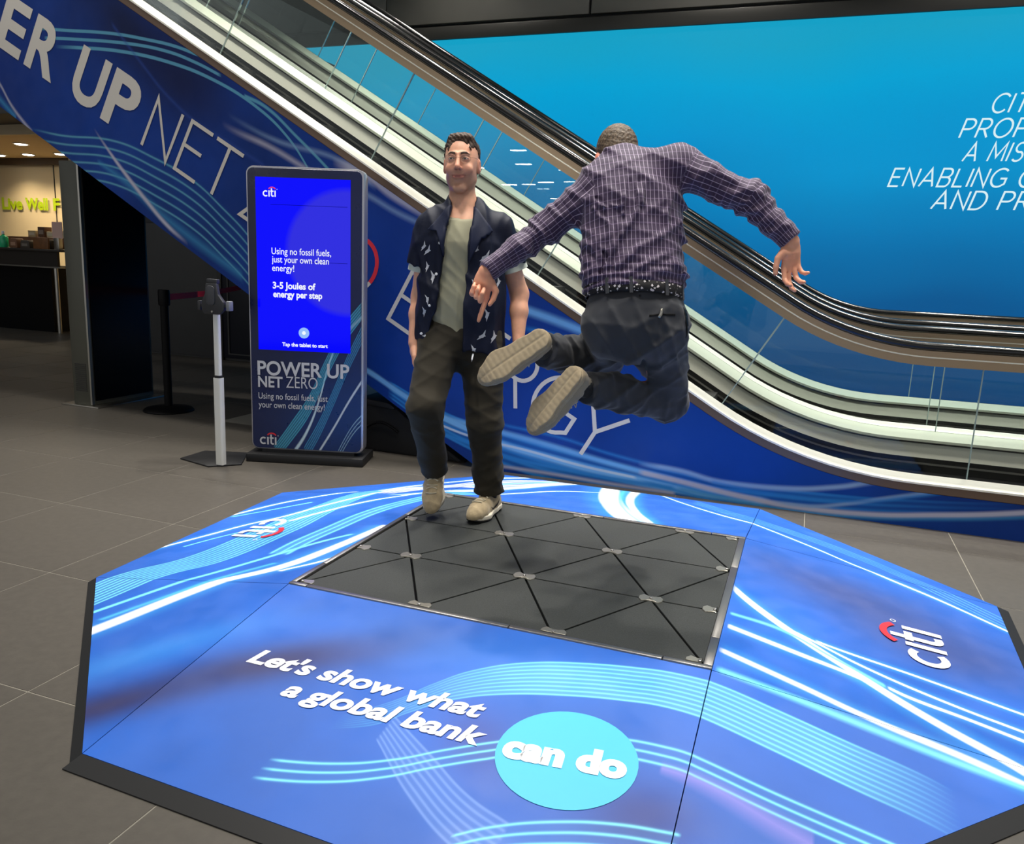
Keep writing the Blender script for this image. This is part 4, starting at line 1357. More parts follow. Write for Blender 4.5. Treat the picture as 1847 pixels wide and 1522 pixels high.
# ================================================================ dark totem beside the passage
tot = empty('display_totem', (-4.61, 1.97, 0))
tag(tot, 'tall dark grey totem with a black side panel beside the shop passage', 'totem')
M_TOT = mat('totem_grey_green', (92, 92, 82), rough=.45, metal=.3)
MB().box(-.20, 0, 0, .68, .012, 1.985).build('body', M_TOT, tot, bevel=.006)
MB().box(-.001, .012, .035, .65, .05, 1.95).build('side_screen', mat('dead_screen', (4, 4, 6), rough=.25, spec=.3), tot)
MB().box(-.31, .10, -.035, .72, 0, .012).build('foot_plate', M_STEEL, tot, bevel=.003)
for i in range(14):
    MB().box(-.165, -.045, -.004, .004, .13 + i * .017, .139 + i * .017).build('vent_slat', M_FRAME, tot)
MB().box(-.012, .006, -.004, .02, .02, 1.97).build('corner_strip', M_STEEL, tot)

# ================================================================ draped black case under the escalator
M_CASE = mat('black_case_cloth', (17, 18, 20), rough=.75, bump=.15, bscale=18)
case = empty('equipment_case', (-1.52, 1.78, 0))
tag(case, 'black covered equipment case tucked under the sloping escalator', 'case')
cb = MB().prism([(-.40, 0), (.40, 0), (.36, .02), (-.06, .27), (-.14, .33), (-.40, .35)], 0, .5, 'y').build('body', M_CASE, case, bevel=.02)
MB().prism([(-.42, .335), (-.14, .31), (-.13, .325), (-.18, .355), (-.42, .375)], -.015, .52, 'y').build('lid', mat('case_lid', (30, 31, 34), rough=.6), case, bevel=.01)
MB().tube([(-.36 + .26 * i / 10, -.02 - .012 * math.sin(math.pi * i / 10), .16 + .06 * math.sin(math.pi * i / 10)) for i in range(11)], .010, 8).build('handle', M_BLACK, case, smooth=True)

# ================================================================ shop beyond the passage
M_CREAM = mat('shop_cream_wall', (222, 205, 168), rough=.7)
M_SHOPC = mat('shop_ceiling', (196, 172, 132), rough=.8)
M_WOOD = mat('counter_wood', (120, 78, 40), rough=.5, noise=.2, nscale=14)
ws = MB().box(-17, -9.2, 9.1, 9.25, 0, 3.4).build('wall_shop', M_CREAM)
tag(ws, kind='structure')
MB().box(-13.115, -13.10, 9.085, 9.1, 1.2, 2.8).build('panel_joint', M_FRAME, ws)
MB().box(-17, -9.2, 8.95, 9.1, 2.80, 2.92).build('header', mat('header_brown', (78, 62, 44), rough=.6), ws)
cs = MB().box(-17, -8.2, 6.06, 9.2, 2.92, 3.1).build('ceiling_shop', M_SHOPC)
tag(cs, kind='structure')
MB().box(-17, -8.2, 5.98, 6.06, 2.86, 3.0).build('fascia', mat('fascia_cream', (200, 182, 150), rough=.7), cs)
MB().box(-17, -8.2, 5.2, 5.98, 3.0, CEIL_Z).build('bulkhead', mat('bulkhead_grey', (74, 72, 68), rough=.7), cs)
wr = MB().box(-9.3, -9.2, 6.06, 9.1, 0, 2.92).build('wall_shop_side', M_CREAM)
tag(wr, kind='structure')
for i, (x, y) in enumerate(((-13.74, 8.48), (-12.94, 8.43), (-12.1, 8.39), (-11.3, 8.35), (-13.3, 7.2), (-11.6, 7.2), (-10.4, 7.2))):
    downlight(x, y, 2.92, 130, 130, .1, col=(1, .80, .52), r=.10, label='round warm downlight in the low shop ceiling', group='shop ceiling downlights')
sg = empty('shop_sign', (-14.55, 9.09, 1.93))
tag(sg, 'lime green raised letters reading Live Well on the cream shop wall', 'sign')
M_LIME = mat('lime_letters', (176, 205, 20), rough=.5)
for body, x, w_ in (('Live', .02, .56), ('Well', .66, .60), ('F', 1.40, .17)):
    text('lettering', body, M_LIME, sg, (x, -.004, .03), (1, 0, 0), (0, 0, 1), w_, .235, .04, off=.02)
wf = MB().box(-17.2, -17.0, -6, 9.3, 0, CEIL_Z).build('wall_west', M_GREYWALL)
tag(wf, kind='structure')
# counter
ct = empty('shop_counter', (-10.4, 6.2, 0))
tag(ct, 'high dark shop counter with a chrome leg and black front', 'counter')
MB().box(-3.2, .93, -.25, .55, 1.20, 1.235).build('worktop', mat('dark_top', (40, 32, 24), rough=.4), ct, bevel=.004)
MB().box(-3.2, .85, -.22, -.18, .98, 1.20).build('apron', mat('dark_brown_apron', (34, 27, 20), rough=.5), ct)
MB().box(-3.2, .62, -.15, .5, 0, .98).build('counter_front', M_BLACK, ct)
MB().box(-3.2, .93, -.26, -.16, .965, .985).build('ledge', M_STEEL, ct)
for x in (.77, ):
    MB().tube([(x, -.19, 0), (x, -.19, .97)], .03, 14).build('leg', M_STEEL, ct, smooth=True)
tier = MB().box(-3.2, .80, .30, .55, 1.24, 1.41).build('display_tier', M_WOOD, ct, bevel=.004)
MB().box(.36, .66, -.2, -.17, 1.236, 1.40).build('wood_board', M_WOOD, ct, bevel=.004)


def bottle(x, y, z, col, h, label):
    t = empty('bottle', (x, y, z))
    tag(t, label, 'bottle')
    r = h * .26
    MB().lathe([(r * .9, 0), (r, h * .04), (r, h * .60), (r * .75, h * .70), (r * .3, h * .76), (r * .3, h * .84)], 16).build('body', mat('bottle_plastic', col, rough=.25, spec=.6), t, smooth=True)
    MB().lathe([(r * .36, h * .83), (r * .36, h), (r * .2, h * 1.01)], 12).build('cap', M_WHITE, t, smooth=True)


bottle(-10.64, 6.0, 1.236, (40, 190, 130), .24, 'mint green pump bottle standing on the shop counter')
_prod = [(-10.43, 6.05, .16, .13, .14, (120, 82, 56), 'brown paper bag on the shop counter beside the green bottle', 'bag'),
         (-10.20, 6.05, .20, .12, .12, (70, 62, 52), 'dark grey packet on the shop counter left of the scale', 'packet'),
         (-9.98, 6.26, .16, .14, .14, (30, 28, 26), 'small black machine on the shop counter', 'machine')]
for (x, y, w_, d_, h_, col, lab, cat_) in _prod:
    t = empty({'bag': 'paper_bag', 'packet': 'packet', 'machine': 'card_machine'}[cat_], (x, y, 1.236))
    tag(t, lab, cat_)
    MB().prism([(-w_ / 2, 0), (w_ / 2, 0), (w_ / 2 * .9, h_ * .7), (w_ / 2 * .7, h_), (-w_ / 2 * .7, h_), (-w_ / 2 * .92, h_ * .7)], -d_ / 2, d_ / 2, 'y').build('body', mat('goods', col, rough=.6, noise=.1), t, bevel=.01)
    MB().box(-w_ / 2 * .6, w_ / 2 * .6, -d_ / 2 - .004, -d_ / 2 + .001, h_ * .25, h_ * .6).build('front_label', mat('goods_label', tuple(min(255, c + 50) for c in col), rough=.6), t)
_row = [(-10.72, .16, .10, (190, 170, 130), 'beige box at the left end of the shop display tier'),
        (-10.52, .14, .16, (96, 66, 46), 'dark brown box on the shop display tier'),
        (-10.33, .15, .09, (216, 200, 160), 'pale cream box low on the shop display tier'),
        (-10.13, .18, .11, (226, 214, 178), 'cream box in the middle of the shop display tier'),
        (-9.93, .20, .12, (140, 178, 50), 'green food packet on the shop display tier'),
        (-9.74, .14, .10, (90, 74, 60), 'grey-brown box at the right of the shop display tier')]
for (x, w_, h_, col, lab) in _row:
    t = empty('food_box', (x, 6.62, 1.41))
    tag(t, lab, 'box', 'boxes on the shop display tier')
    MB().box(-w_ / 2, w_ / 2, -.07, .07, 0, h_).build('carton', mat('carton', col, rough=.6, noise=.08), t, bevel=.006)
    MB().box(-w_ / 2 * .7, w_ / 2 * .7, -.073, -.069, h_ * .3, h_ * .7).build('front_label', mat('carton_label', tuple(int(c * .6 + 90) for c in col), rough=.6), t)
nt_ = empty('notice_card', (-9.60, 6.05, 1.236))
tag(nt_, 'pink-white card standing on the shop counter beside the totem', 'card')
MB().box(-.10, .10, 0, .008, .16, .40).build('card', mat('card_pink', (226, 190, 176), rough=.6), nt_)
MB().box(-.05, .05, -.03, .04, 0, .17).build('holder', M_STEEL, nt_, bevel=.004)
# ================================================================ linear pendants farther down the hall (mirrored in the balustrade glass)
M_TUBE = emit('pendant_tube', (255, 250, 240), 60.0)
for (x, y, z) in ((-3.52, -5.5, 3.01), (-4.21, -5.5, 2.75), (-3.38, -5.38, 2.79), (-3.69, -5.62, 2.51), (-3.05, -5.5, 2.54), (-2.78, -5.5, 2.80)):
    t = empty('linear_pendant', (x, y, z))
    tag(t, 'slim linear pendant behind the viewer, mirrored in the escalator glass', 'light', 'linear pendants down the hall')
    MB().box(-.13, .13, -.03, .03, .012, .04).build('body', M_RING, t, bevel=.004)
    MB().box(-.12, .12, -.025, .025, .0, .012).build('tube', M_TUBE, t)
    for sx in (-.1, .1):
        MB().tube([(sx, 0, .04), (sx, 0, CEIL_Z - z)], .003, 6).build('hanger', M_STEEL, t)
# ================================================================ organic shapes: signed-distance modelling
def nv(*a):
    return np.array(a, dtype=np.float64)


def unit(v):
    v = np.asarray(v, float)
    return v / np.linalg.norm(v)


class Field:
    """signed distance samples on a grid; shapes are blended in, the surface is then extracted"""

    def __init__(s, lo, hi, h):
        s.h = h
        s.lo = np.asarray(lo, float)
        s.n = np.ceil((np.asarray(hi, float) - s.lo) / h).astype(int) + 1
        s.d = np.full(s.n, 1.0, dtype=np.float32)
        s.ax = [(s.lo[i] + h * np.arange(s.n[i])).astype(np.float32) for i in range(3)]

    def sub(s, lo, hi):
        a = np.clip(np.floor((np.asarray(lo) - s.lo) / s.h).astype(int), 0, s.n - 1)
        b = np.clip(np.ceil((np.asarray(hi) - s.lo) / s.h).astype(int) + 1, 1, s.n)
        sl = tuple(slice(int(a[i]), int(b[i])) for i in range(3))
        X = s.ax[0][sl[0]][:, None, None]
        Y = s.ax[1][sl[1]][None, :, None]
        Z = s.ax[2][sl[2]][None, None, :]
        return sl, X, Y, Z

    def _apply(s, lo, hi, fn, k, op):
        m = k + 4 * s.h
        sl, X, Y, Z = s.sub(np.asarray(lo) - m, np.asarray(hi) + m)
        if 0 in s.d[sl].shape:
            return
        b = fn(X, Y, Z).astype(np.float32)
        a = s.d[sl]
        if op == 'cut':
            a, b = -a, b
            if k > 0:
                hh = np.clip(.5 + .5 * (b - a) / k, 0, 1)
                r = b * (1 - hh) + a * hh - k * hh * (1 - hh)
            else:
                r = np.minimum(a, b)
            s.d[sl] = -r
            return
        if k > 0:
            hh = np.clip(.5 + .5 * (b - a) / k, 0, 1)
            s.d[sl] = b * (1 - hh) + a * hh - k * hh * (1 - hh)
        else:
            s.d[sl] = np.minimum(a, b)

    def cone(s, a, b, ra, rb, k=.02, ax=None, f=1.0, op='add', cap=None):
        """tapered capsule, optionally flattened by f along axis ax"""
        a = np.asarray(a, float)
        b = np.asarray(b, float)
        ba = b - a
        L2 = max(float(ba @ ba), 1e-9)
        R = max(ra, rb)

        def fn(X, Y, Z):
            px, py, pz = X - a[0], Y - a[1], Z - a[2]
            t = np.clip((px * ba[0] + py * ba[1] + pz * ba[2]) / L2, 0, 1)
            vx, vy, vz = px - ba[0] * t, py - ba[1] * t, pz - ba[2] * t
            if ax is not None and f != 1.0:
                w = (vx * ax[0] + vy * ax[1] + vz * ax[2]) * (1 / f - 1)
                vx, vy, vz = vx + ax[0] * w, vy + ax[1] * w, vz + ax[2] * w
            d = np.sqrt(vx * vx + vy * vy + vz * vz) - (ra + (rb - ra) * t)
            d = d * (min(1.0, f) * .5 + .5) if f != 1.0 else d
            if cap is not None:
                cp, cn = cap
                d = np.maximum(d, (X - cp[0]) * cn[0] + (Y - cp[1]) * cn[1] + (Z - cp[2]) * cn[2])
            return d
        s._apply(np.minimum(a, b) - R, np.maximum(a, b) + R, fn, k, op)
        return s

    def chain(s, pts, rs, k=.02, ax=None, f=1.0):
        for i in range(len(pts) - 1):
            s.cone(pts[i], pts[i + 1], rs[i], rs[i + 1], k, ax, f)
        return s

    def ell(s, c, r, k=.01, M=None, op='add'):
        """ellipsoid with radii r in the frame M (rows = axes)"""
        c = np.asarray(c, float)
        M = np.eye(3) if M is None else np.asarray(M, float)
        R = max(r)

        def fn(X, Y, Z):
            px, py, pz = X - c[0], Y - c[1], Z - c[2]
            q = [M[i][0] * px + M[i][1] * py + M[i][2] * pz for i in range(3)]
            k0 = np.sqrt((q[0] / r[0]) ** 2 + (q[1] / r[1]) ** 2 + (q[2] / r[2]) ** 2)
            k1 = np.sqrt((q[0] / r[0] ** 2) ** 2 + (q[1] / r[1] ** 2) ** 2 + (q[2] / r[2] ** 2) ** 2) + 1e-6
            return k0 * (k0 - 1) / k1
        s._apply(c - R, c + R, fn, k, op)
        return s

    def plane_cut(s, p, n, k=0.0, lo=None, hi=None):
        """remove everything on the side n points to (optionally inside a box)"""
        p = np.asarray(p, float)
        n = unit(n)
        lo = s.lo if lo is None else lo
        hi = s.lo + s.n * s.h if hi is None else hi
        sl, X, Y, Z = s.sub(lo, hi)
        b = ((X - p[0]) * n[0] + (Y - p[1]) * n[1] + (Z - p[2]) * n[2]).astype(np.float32)
        s.d[sl] = np.maximum(s.d[sl], b)
        return s

    def warp(s, fn, lo=None, hi=None):
        lo = s.lo if lo is None else lo
        hi = s.lo + s.n * s.h if hi is None else hi
        sl, X, Y, Z = s.sub(lo, hi)
        near = np.abs(s.d[sl]) < .05
        dd = fn(X, Y, Z)
        s.d[sl] = np.where(near, s.d[sl] + dd.astype(np.float32), s.d[sl])
        return s

    def surface(s, relax=1, keep=None):
        d = s.d
        inside = d < 0
        n0, n1, n2 = d.shape
        c = np.zeros((n0 - 1, n1 - 1, n2 - 1), dtype=np.int8)
        for i in (0, 1):
            for j in (0, 1):
                for k in (0, 1):
                    c += inside[i:n0 - 1 + i, j:n1 - 1 + j, k:n2 - 1 + k]
        mix = (c > 0) & (c < 8)
        idx = np.argwhere(mix)
        vid = np.full(mix.shape, -1, dtype=np.int64)
        vid[mix] = np.arange(len(idx))
        acc = np.zeros((len(idx), 3))
        cnt = np.zeros(len(idx))
        corners = [(i, j, k) for i in (0, 1) for j in (0, 1) for k in (0, 1)]
        vals = {cn: d[idx[:, 0] + cn[0], idx[:, 1] + cn[1], idx[:, 2] + cn[2]].astype(float) for cn in corners}
        for cn in corners:
            for axx in range(3):
                if cn[axx] == 0:
                    c2 = list(cn)
                    c2[axx] = 1
                    a, b = vals[cn], vals[tuple(c2)]
                    m = (a < 0) != (b < 0)
                    t = np.where(m, a / np.where(m, a - b, 1), 0)
                    p = np.array(cn, float)[None, :].repeat(len(idx), 0)
                    p[:, axx] += t
                    acc[m] += p[m]
                    cnt[m] += 1
        V = s.lo + s.h * (idx + acc / cnt[:, None])
        F = []
        for axx in range(3):
            o1, o2 = [(1, 2), (2, 0), (0, 1)][axx]
            a = np.take(inside, range(0, d.shape[axx] - 1), axx)
            b = np.take(inside, range(1, d.shape[axx]), axx)
            for flip in (False, True):
                e = np.argwhere((a & ~b) if not flip else (~a & b))
                ok = (e[:, o1] > 0) & (e[:, o2] > 0) & (e[:, o1] < d.shape[o1] - 1) & (e[:, o2] < d.shape[o2] - 1)
                e = e[ok]
                q = []
                for (u, v) in ((0, 0), (-1, 0), (-1, -1), (0, -1)):
                    g = e.copy()
                    g[:, o1] += u
                    g[:, o2] += v
                    q.append(vid[g[:, 0], g[:, 1], g[:, 2]])
                q = np.stack(q, 1)
                if flip:
                    q = q[:, ::-1]
                F.append(q)
        F = np.concatenate(F)
        F = F[(F >= 0).all(1)]
        for _ in range(relax):
            A = np.zeros_like(V)
            w = np.zeros(len(V))
            for a in range(4):
                b = (a + 1) % 4
                np.add.at(A, F[:, a], V[F[:, b]])
                np.add.at(A, F[:, b], V[F[:, a]])
                np.add.at(w, F[:, a], 1)
                np.add.at(w, F[:, b], 1)
            V2 = V * .45 + (A / np.maximum(w, 1)[:, None]) * .55
            V = V2 if keep is None else np.where(keep(V)[:, None], V * .8 + V2 * .2, V2)
        return V, F


def np_mesh(name, V, F, m, parent=None, tint=None, uv=None):
    me = bpy.data.meshes.new(name)
    me.vertices.add(len(V))
    me.vertices.foreach_set('co', np.asarray(V, np.float32).ravel())
    n = len(F)
    me.loops.add(n * 4)
    me.polygons.add(n)
    me.loops.foreach_set('vertex_index', np.asarray(F, np.int32).ravel())
    me.polygons.foreach_set('loop_start', np.arange(0, n * 4, 4, dtype=np.int32))
    me.update(calc_edges=True)
    me.validate()
    me.shade_smooth()
    if m is not None:
        me.materials.append(m)
    if tint is not None:
        at = me.attributes.new('tint', 'FLOAT_COLOR', 'POINT')
        at.data.foreach_set('color', np.c_[tint, np.ones(len(V))].astype(np.float32).ravel())
    if uv is not None:
        at = me.attributes.new('weave', 'FLOAT_VECTOR', 'POINT')
        at.data.foreach_set('vector', np.c_[uv, np.zeros(len(V))].astype(np.float32).ravel())
    o = bpy.data.objects.new(name, me)
    return link(o, parent)


_rs = np.random.RandomState(5)


def folds(dirs, wl, amp, n=5, seed=1):
    """sum of warped sine waves roughly along the given directions"""
    rs = np.random.RandomState(seed)
    comps = []
    for i in range(n):
        d = unit(np.asarray(dirs[i % len(dirs)]) + rs.normal(0, .22, 3))
        w = 2 * math.pi / (wl * rs.uniform(.7, 1.5))
        e = unit(rs.normal(0, 1, 3))
        comps.append((d * w, rs.uniform(0, 6.28), e * rs.uniform(8, 16), rs.uniform(.6, 1.4), rs.uniform(0, 6.28)))

    def fn(X, Y, Z):
        t = 0
        for (k, ph, e, a, p2) in comps:
            g = np.sin(e[0] * X + e[1] * Y + e[2] * Z + p2)
            sarg = k[0] * X + k[1] * Y + k[2] * Z + ph + 1.6 * g
            sn = np.sin(sarg * .5)
            ridge = (1 - np.sqrt(sn * sn + .006)) ** 2
            t = t - a * 1.5 * (ridge - .22) * (.55 + .45 * np.tanh(3 * g))
        return t * amp
    return fn


def hand_shape(F, wrist, d, nrm, side, curls, thumb=(.5, .5, .3), sc=1.0, k=.004, spread=.06):
    """wrist point, d = finger direction, nrm = palm normal, side = unit vector towards the thumb.
    curls: four (a,b,c) joint angles in degrees for index..little"""
    d, nrm, side = unit(d), unit(nrm), unit(side)
    W = np.asarray(wrist, float)
    pal = W + d * .050 * sc
    F.cone(W, W + d * .035 * sc, .026 * sc, .031 * sc, .012, nrm, .68)
    for off in (-.026, -.009, .009, .026):
        F.cone(W + d * .022 * sc + side * off * .6 * sc, W + d * .088 * sc + side * off * sc, .0165 * sc, .0125 * sc, .010, nrm, .8)
    F.ell(W + d * .040 * sc + side * .022 * sc + nrm * .006 * sc, (.017 * sc,) * 3, .012)
    lens = [(.043, .026, .021), (.047, .030, .022), (.043, .028, .021), (.034, .021, .019)]
    offs = [.028, .0095, -.009, -.026]
    for (ln, of, cu, i) in zip(lens, offs, curls, range(4)):
        p = W + d * (.090 - (.010 if i == 3 else .002 if i in (0, 2) else 0)) * sc + side * of * sc
        ang = 0
        sp = spread * (1.5 - i) / 1.5
        dd0 = unit(d + side * sp)
        rr = [.0098, .0090, .0084, .0070]
        if i == 3:
            rr = [q * .88 for q in rr]
        for j in range(3):
            ang += R_(cu[j])
            dd = dd0 * math.cos(ang) + nrm * math.sin(ang)
            q = p + dd * ln[j] * sc
            F.cone(p, q, rr[j] * sc, rr[j + 1] * sc, k)
            p = q
    # thumb leaves the side of the palm near its base
    p = W + d * .028 * sc + side * .026 * sc
    a, b, c = thumb
    t1 = unit(side * .75 + d * .75 + nrm * .25 * a)
    t2 = unit(side * (.55 - b) + d * .95 + nrm * .35 * b)
    t3 = unit(side * (.30 - c) + d * 1.0 + nrm * .35 * c)
    q = p + t1 * .040 * sc
    F.cone(p, q, .0150 * sc, .0118 * sc, .008)
    q2 = q + t2 * .030 * sc
    F.cone(q, q2, .0112 * sc, .0100 * sc, k)
    F.cone(q2, q2 + t3 * .024 * sc, .0100 * sc, .0078 * sc, k)


def drape(name, poly_list, m, parent, bvh, to3, direction, off, thick=.0, sub=0):
    """project flat outlines onto a surface along `direction`, lifted by off"""
    V, F = [], []
    for poly in poly_list:
        bm = bmesh.new()
        vs = [bm.verts.new((p[0], p[1], 0)) for p in poly]
        f = bm.faces.new(vs)
        if sub:
            bmesh.ops.triangulate(bm, faces=[f])
            for _ in range(sub):
                bmesh.ops.subdivide_edges(bm, edges=bm.edges[:], cuts=1, use_grid_fill=True)
                bmesh.ops.triangulate(bm, faces=bm.faces[:])
        o = len(V)
        bm.verts.index_update()
        for v in bm.verts:
            p = Vector(to3(v.co.x, v.co.y))
            loc, nr, idx, dist = bvh.ray_cast(p - Vector(direction) * .6, Vector(direction), 1.4)
            if loc is None:
                loc = p
            V.append(tuple(loc - Vector(direction) * off))
        for ff in bm.faces:
            F.append(tuple(v.index + o for v in ff.verts))
        bm.free()
    ob = mesh_obj(name, V, F, m, parent, smooth=True)
    if thick > 0:
        md = ob.modifiers.new('thickness', 'SOLIDIFY')
        md.thickness = thick
        md.offset = 1.0 if True else 0
    return ob


def bvh_of(V, F):
    return BVHTree.FromPolygons([tuple(v) for v in V], [tuple(int(i) for i in f) for f in F])


def cloth_mat(name, rgb, rough=.8, noise=.12, nscale=9, bump=.25, bscale=16, sheen=.2):
    m = mat(name, rgb, rough=rough, noise=noise, nscale=nscale, bump=bump, bscale=bscale, spec=.25)
    b = m.node_tree.nodes['Principled BSDF']
    b.inputs['Sheen Weight'].default_value = sheen
    return m


def skin_mat(name):
    m, nt, b = new_mat(name)
    a = nt.nodes.new('ShaderNodeAttribute')
    a.attribute_name = 'tint'
    n = nt.nodes.new('ShaderNodeTexNoise')
    n.inputs['Scale'].default_value = 55
    n.inputs['Detail'].default_value = 4
    tc = nt.nodes.new('ShaderNodeTexCoord')
    nt.links.new(tc.outputs['Object'], n.inputs['Vector'])
    mr = nt.nodes.new('ShaderNodeMapRange')
    mr.inputs[3].default_value = .88
    mr.inputs[4].default_value = 1.10
    nt.links.new(n.outputs['Fac'], mr.inputs[0])
    vm = nt.nodes.new('ShaderNodeVectorMath')
    vm.operation = 'SCALE'
    nt.links.new(a.outputs['Color'], vm.inputs[0])
    nt.links.new(mr.outputs[0], vm.inputs['Scale'])
    nt.links.new(vm.outputs[0], b.inputs['Base Color'])
    b.inputs['Roughness'].default_value = .48
    b.inputs['Subsurface Weight'].default_value = .12
    b.inputs['Subsurface Radius'].default_value = (.9, .35, .2)
    b.inputs['Subsurface Scale'].default_value = .012
    bp = nt.nodes.new('ShaderNodeBump')
    bp.inputs['Strength'].default_value = .06
    bp.inputs['Distance'].default_value = .004
    nt.links.new(n.outputs['Fac'], bp.inputs['Height'])
    nt.links.new(bp.outputs['Normal'], b.inputs['Normal'])
    return m


def hair_mat(name, rgb, rgb2):
    m, nt, b = new_mat(name)
    tc = nt.nodes.new('ShaderNodeTexCoord')
    n = nt.nodes.new('ShaderNodeTexNoise')
    n.inputs['Scale'].default_value = 120
    n.inputs['Detail'].default_value = 5
    nt.links.new(tc.outputs['Object'], n.inputs['Vector'])
    r = nt.nodes.new('ShaderNodeValToRGB')
    r.color_ramp.elements[0].position = .35
    r.color_ramp.elements[1].position = .68
    r.color_ramp.elements[0].color = lin(rgb)
    r.color_ramp.elements[1].color = lin(rgb2)
    nt.links.new(n.outputs['Fac'], r.inputs['Fac'])
    nt.links.new(r.outputs['Color'], b.inputs['Base Color'])
    b.inputs['Roughness'].default_value = .6
    bp = nt.nodes.new('ShaderNodeBump')
    bp.inputs['Strength'].default_value = .7
    bp.inputs['Distance'].default_value = .006
    nt.links.new(n.outputs['Fac'], bp.inputs['Height'])
    nt.links.new(bp.outputs['Normal'], b.inputs['Normal'])
    return m


M_SKIN = skin_mat('skin')
SKIN = np.array(lin((232, 176, 146))[:3])


# ---------------------------------------------------------------- trainers (built once, toe along +x, sole at z = 0)
def build_trainer():
    up = Field((-.12, -.075, -.01), (.24, .075, .14), .0036)
    # upper
    up.chain([(-.075, 0, .045), (-.02, 0, .050), (.06, 0, .050), (.12, .004, .045), (.165, .004, .038), (.182, .002, .034)], [.036, .040, .044, .047, .038, .022], .02)
    up.cone((-.062, 0, .07), (-.058, 0, .105), .034, .036, .02)
    up.cone((-.02, 0, .075), (.04, 0, .070), .034, .030, .02)
    up.cone((-.03, 0, .095), (.005, 0, .108), .022, .016, .012)       # tongue
    up.ell((-.050, 0, .118), (.034, .026, .035), .006, op='cut')      # opening
    up.plane_cut((0, 0, .022), (0, 0, -1))
    uV, uF = up.surface(1)

    def foot2(X, Y, g):
        d = None
        for (a, b, ra, rb) in (((-.072, 0), (-.01, .002), .037, .036), ((-.01, .002), (.10, .006), .036, .049), ((.10, .006), (.158, .003), .049, .036)):
            ba = (b[0] - a[0], b[1] - a[1])
            t = np.clip(((X - a[0]) * ba[0] + (Y - a[1]) * ba[1]) / (ba[0] ** 2 + ba[1] ** 2), 0, 1)
            q = np.sqrt((X - a[0] - ba[0] * t) ** 2 + (Y - a[1] - ba[1] * t) ** 2) - (ra + (rb - ra) * t)
            if d is None:
                d = q
            else:
                h = np.clip(.5 + .5 * (d - q) / .02, 0, 1)
                d = d * (1 - h) + q * h - .02 * h * (1 - h)
        return d - g

    def slab(z0, z1, g, tread=False):
        s = Field((-.13, -.08, -.02), (.23, .08, .06), .0036)
        sl, X, Y, Z = s.sub(s.lo, s.lo + s.n * s.h)
        lift = np.clip((X - .12) / .08, 0, 1) ** 2 * .016 + np.clip((-.08 - X) / .04, 0, 1) ** 2 * .006
        d2 = foot2(X, Y, g) + 0 * Z
        dz = np.maximum(z0 + lift - Z, Z - z1 - lift)
        e = np.maximum(d2, dz)
        if tread:
            gr = np.sin(X * 2 * math.pi / .022 + 6 * np.abs(Y)) * .0016
            gr = np.where(np.abs(Y) < .004, .003, gr)
            e = np.maximum(d2, np.maximum(z0 + lift + np.maximum(gr, 0) * .7 - Z, Z - z1 - lift))
        s.d[:] = e
        return s.surface(1)
    return (uV, uF), slab(.009, .032, .005), slab(.0, .012, .003, True)


TRAINER = build_trainer()
M_SUEDE = cloth_mat('beige_suede', (172, 155, 124), rough=.85, noise=.12, nscale=40, bump=.15, bscale=120)
M_MID = mat('offwhite_midsole', (222, 214, 196), rough=.6)
M_OUT = mat('black_outsole', (16, 15, 15), rough=.6)
M_LACE = cloth_mat('beige_lace', (206, 196, 170), rough=.85, bump=.1)
M_SOCK = cloth_mat('black_sock', (14, 14, 16), rough=.9)


def trainer(parent, ankle_origin, toe_dir, up_dir, outer, mats, sc=1.0, swoosh=True):
    """outer = +1 if the outside of the foot is at local +y"""
    x = Vector(unit(toe_dir))
    z = Vector(up_dir)
    z = (z - x * z.dot(x)).normalized()
    y = z.cross(x)
    M = Matrix(((x.x, y.x, z.x, ankle_origin[0]), (x.y, y.y, z.y, ankle_origin[1]), (x.z, y.z, z.z, ankle_origin[2]), (0, 0, 0, 1))) @ Matrix.Scale(sc, 4)
    (uV, uF), (mV, mF), (oV, oF) = TRAINER
    o = np_mesh('trainer', uV, uF, mats[0], parent)
    o.matrix_local = M
    np_mesh('midsole', mV, mF, mats[1], o)
    np_mesh('outsole', oV, oF, mats[2], o)
    bv = bvh_of(uV, uF)
    lc = MB()
    for i in range(6):
        xx = .012 + i * .023
        pts = []
        for k in range(9):
            yy = -.024 + .048 * k / 8
            loc, nr, ix, ds = bv.ray_cast(Vector((xx + .006 * math.sin(k / 8 * math.pi) * (1 if i % 2 else -1), yy, .2)), Vector((0, 0, -1)))
            if loc is not None:
                pts.append(loc + nr * .0032)
        if len(pts) > 3:
            lc.tube(pts, .0036, 6)
    # bow
    for sgn in (-1, 1):
        lc.tube([(.010, 0, .116), (.018, sgn * .018, .122), (.026, sgn * .030, .114), (.022, sgn * .018, .108), (.012, 0, .114)], .0022, 6)
    lc.build('lace', M_LACE, o, smooth=True)
    if swoosh:
        sw = [(.078, .064), (.048, .049), (.028, .047), (.005, .053), (-.03, .066), (-.080, .090), (-.03, .060), (.0, .043), (.022, .036), (.048, .038)]
        for sd in (1, -1):
            drape('side_logo', [sw if sd > 0 else sw[::-1]], M_OUT, o, bv, lambda a, b: (a, sd * .1, b), (0, -sd, 0), .0030, sub=2)
    return o
# ================================================================ the man stepping on to the tiles (faces the camera)
FA = unit((.363, -.932, 0))
XA = nv(.932, .363, 0)
UP = nv(0, 0, 1.)
PA = nv(-.578, .400, 0)


def wa(x, f, z):
    return PA + XA * x + FA * f + UP * z


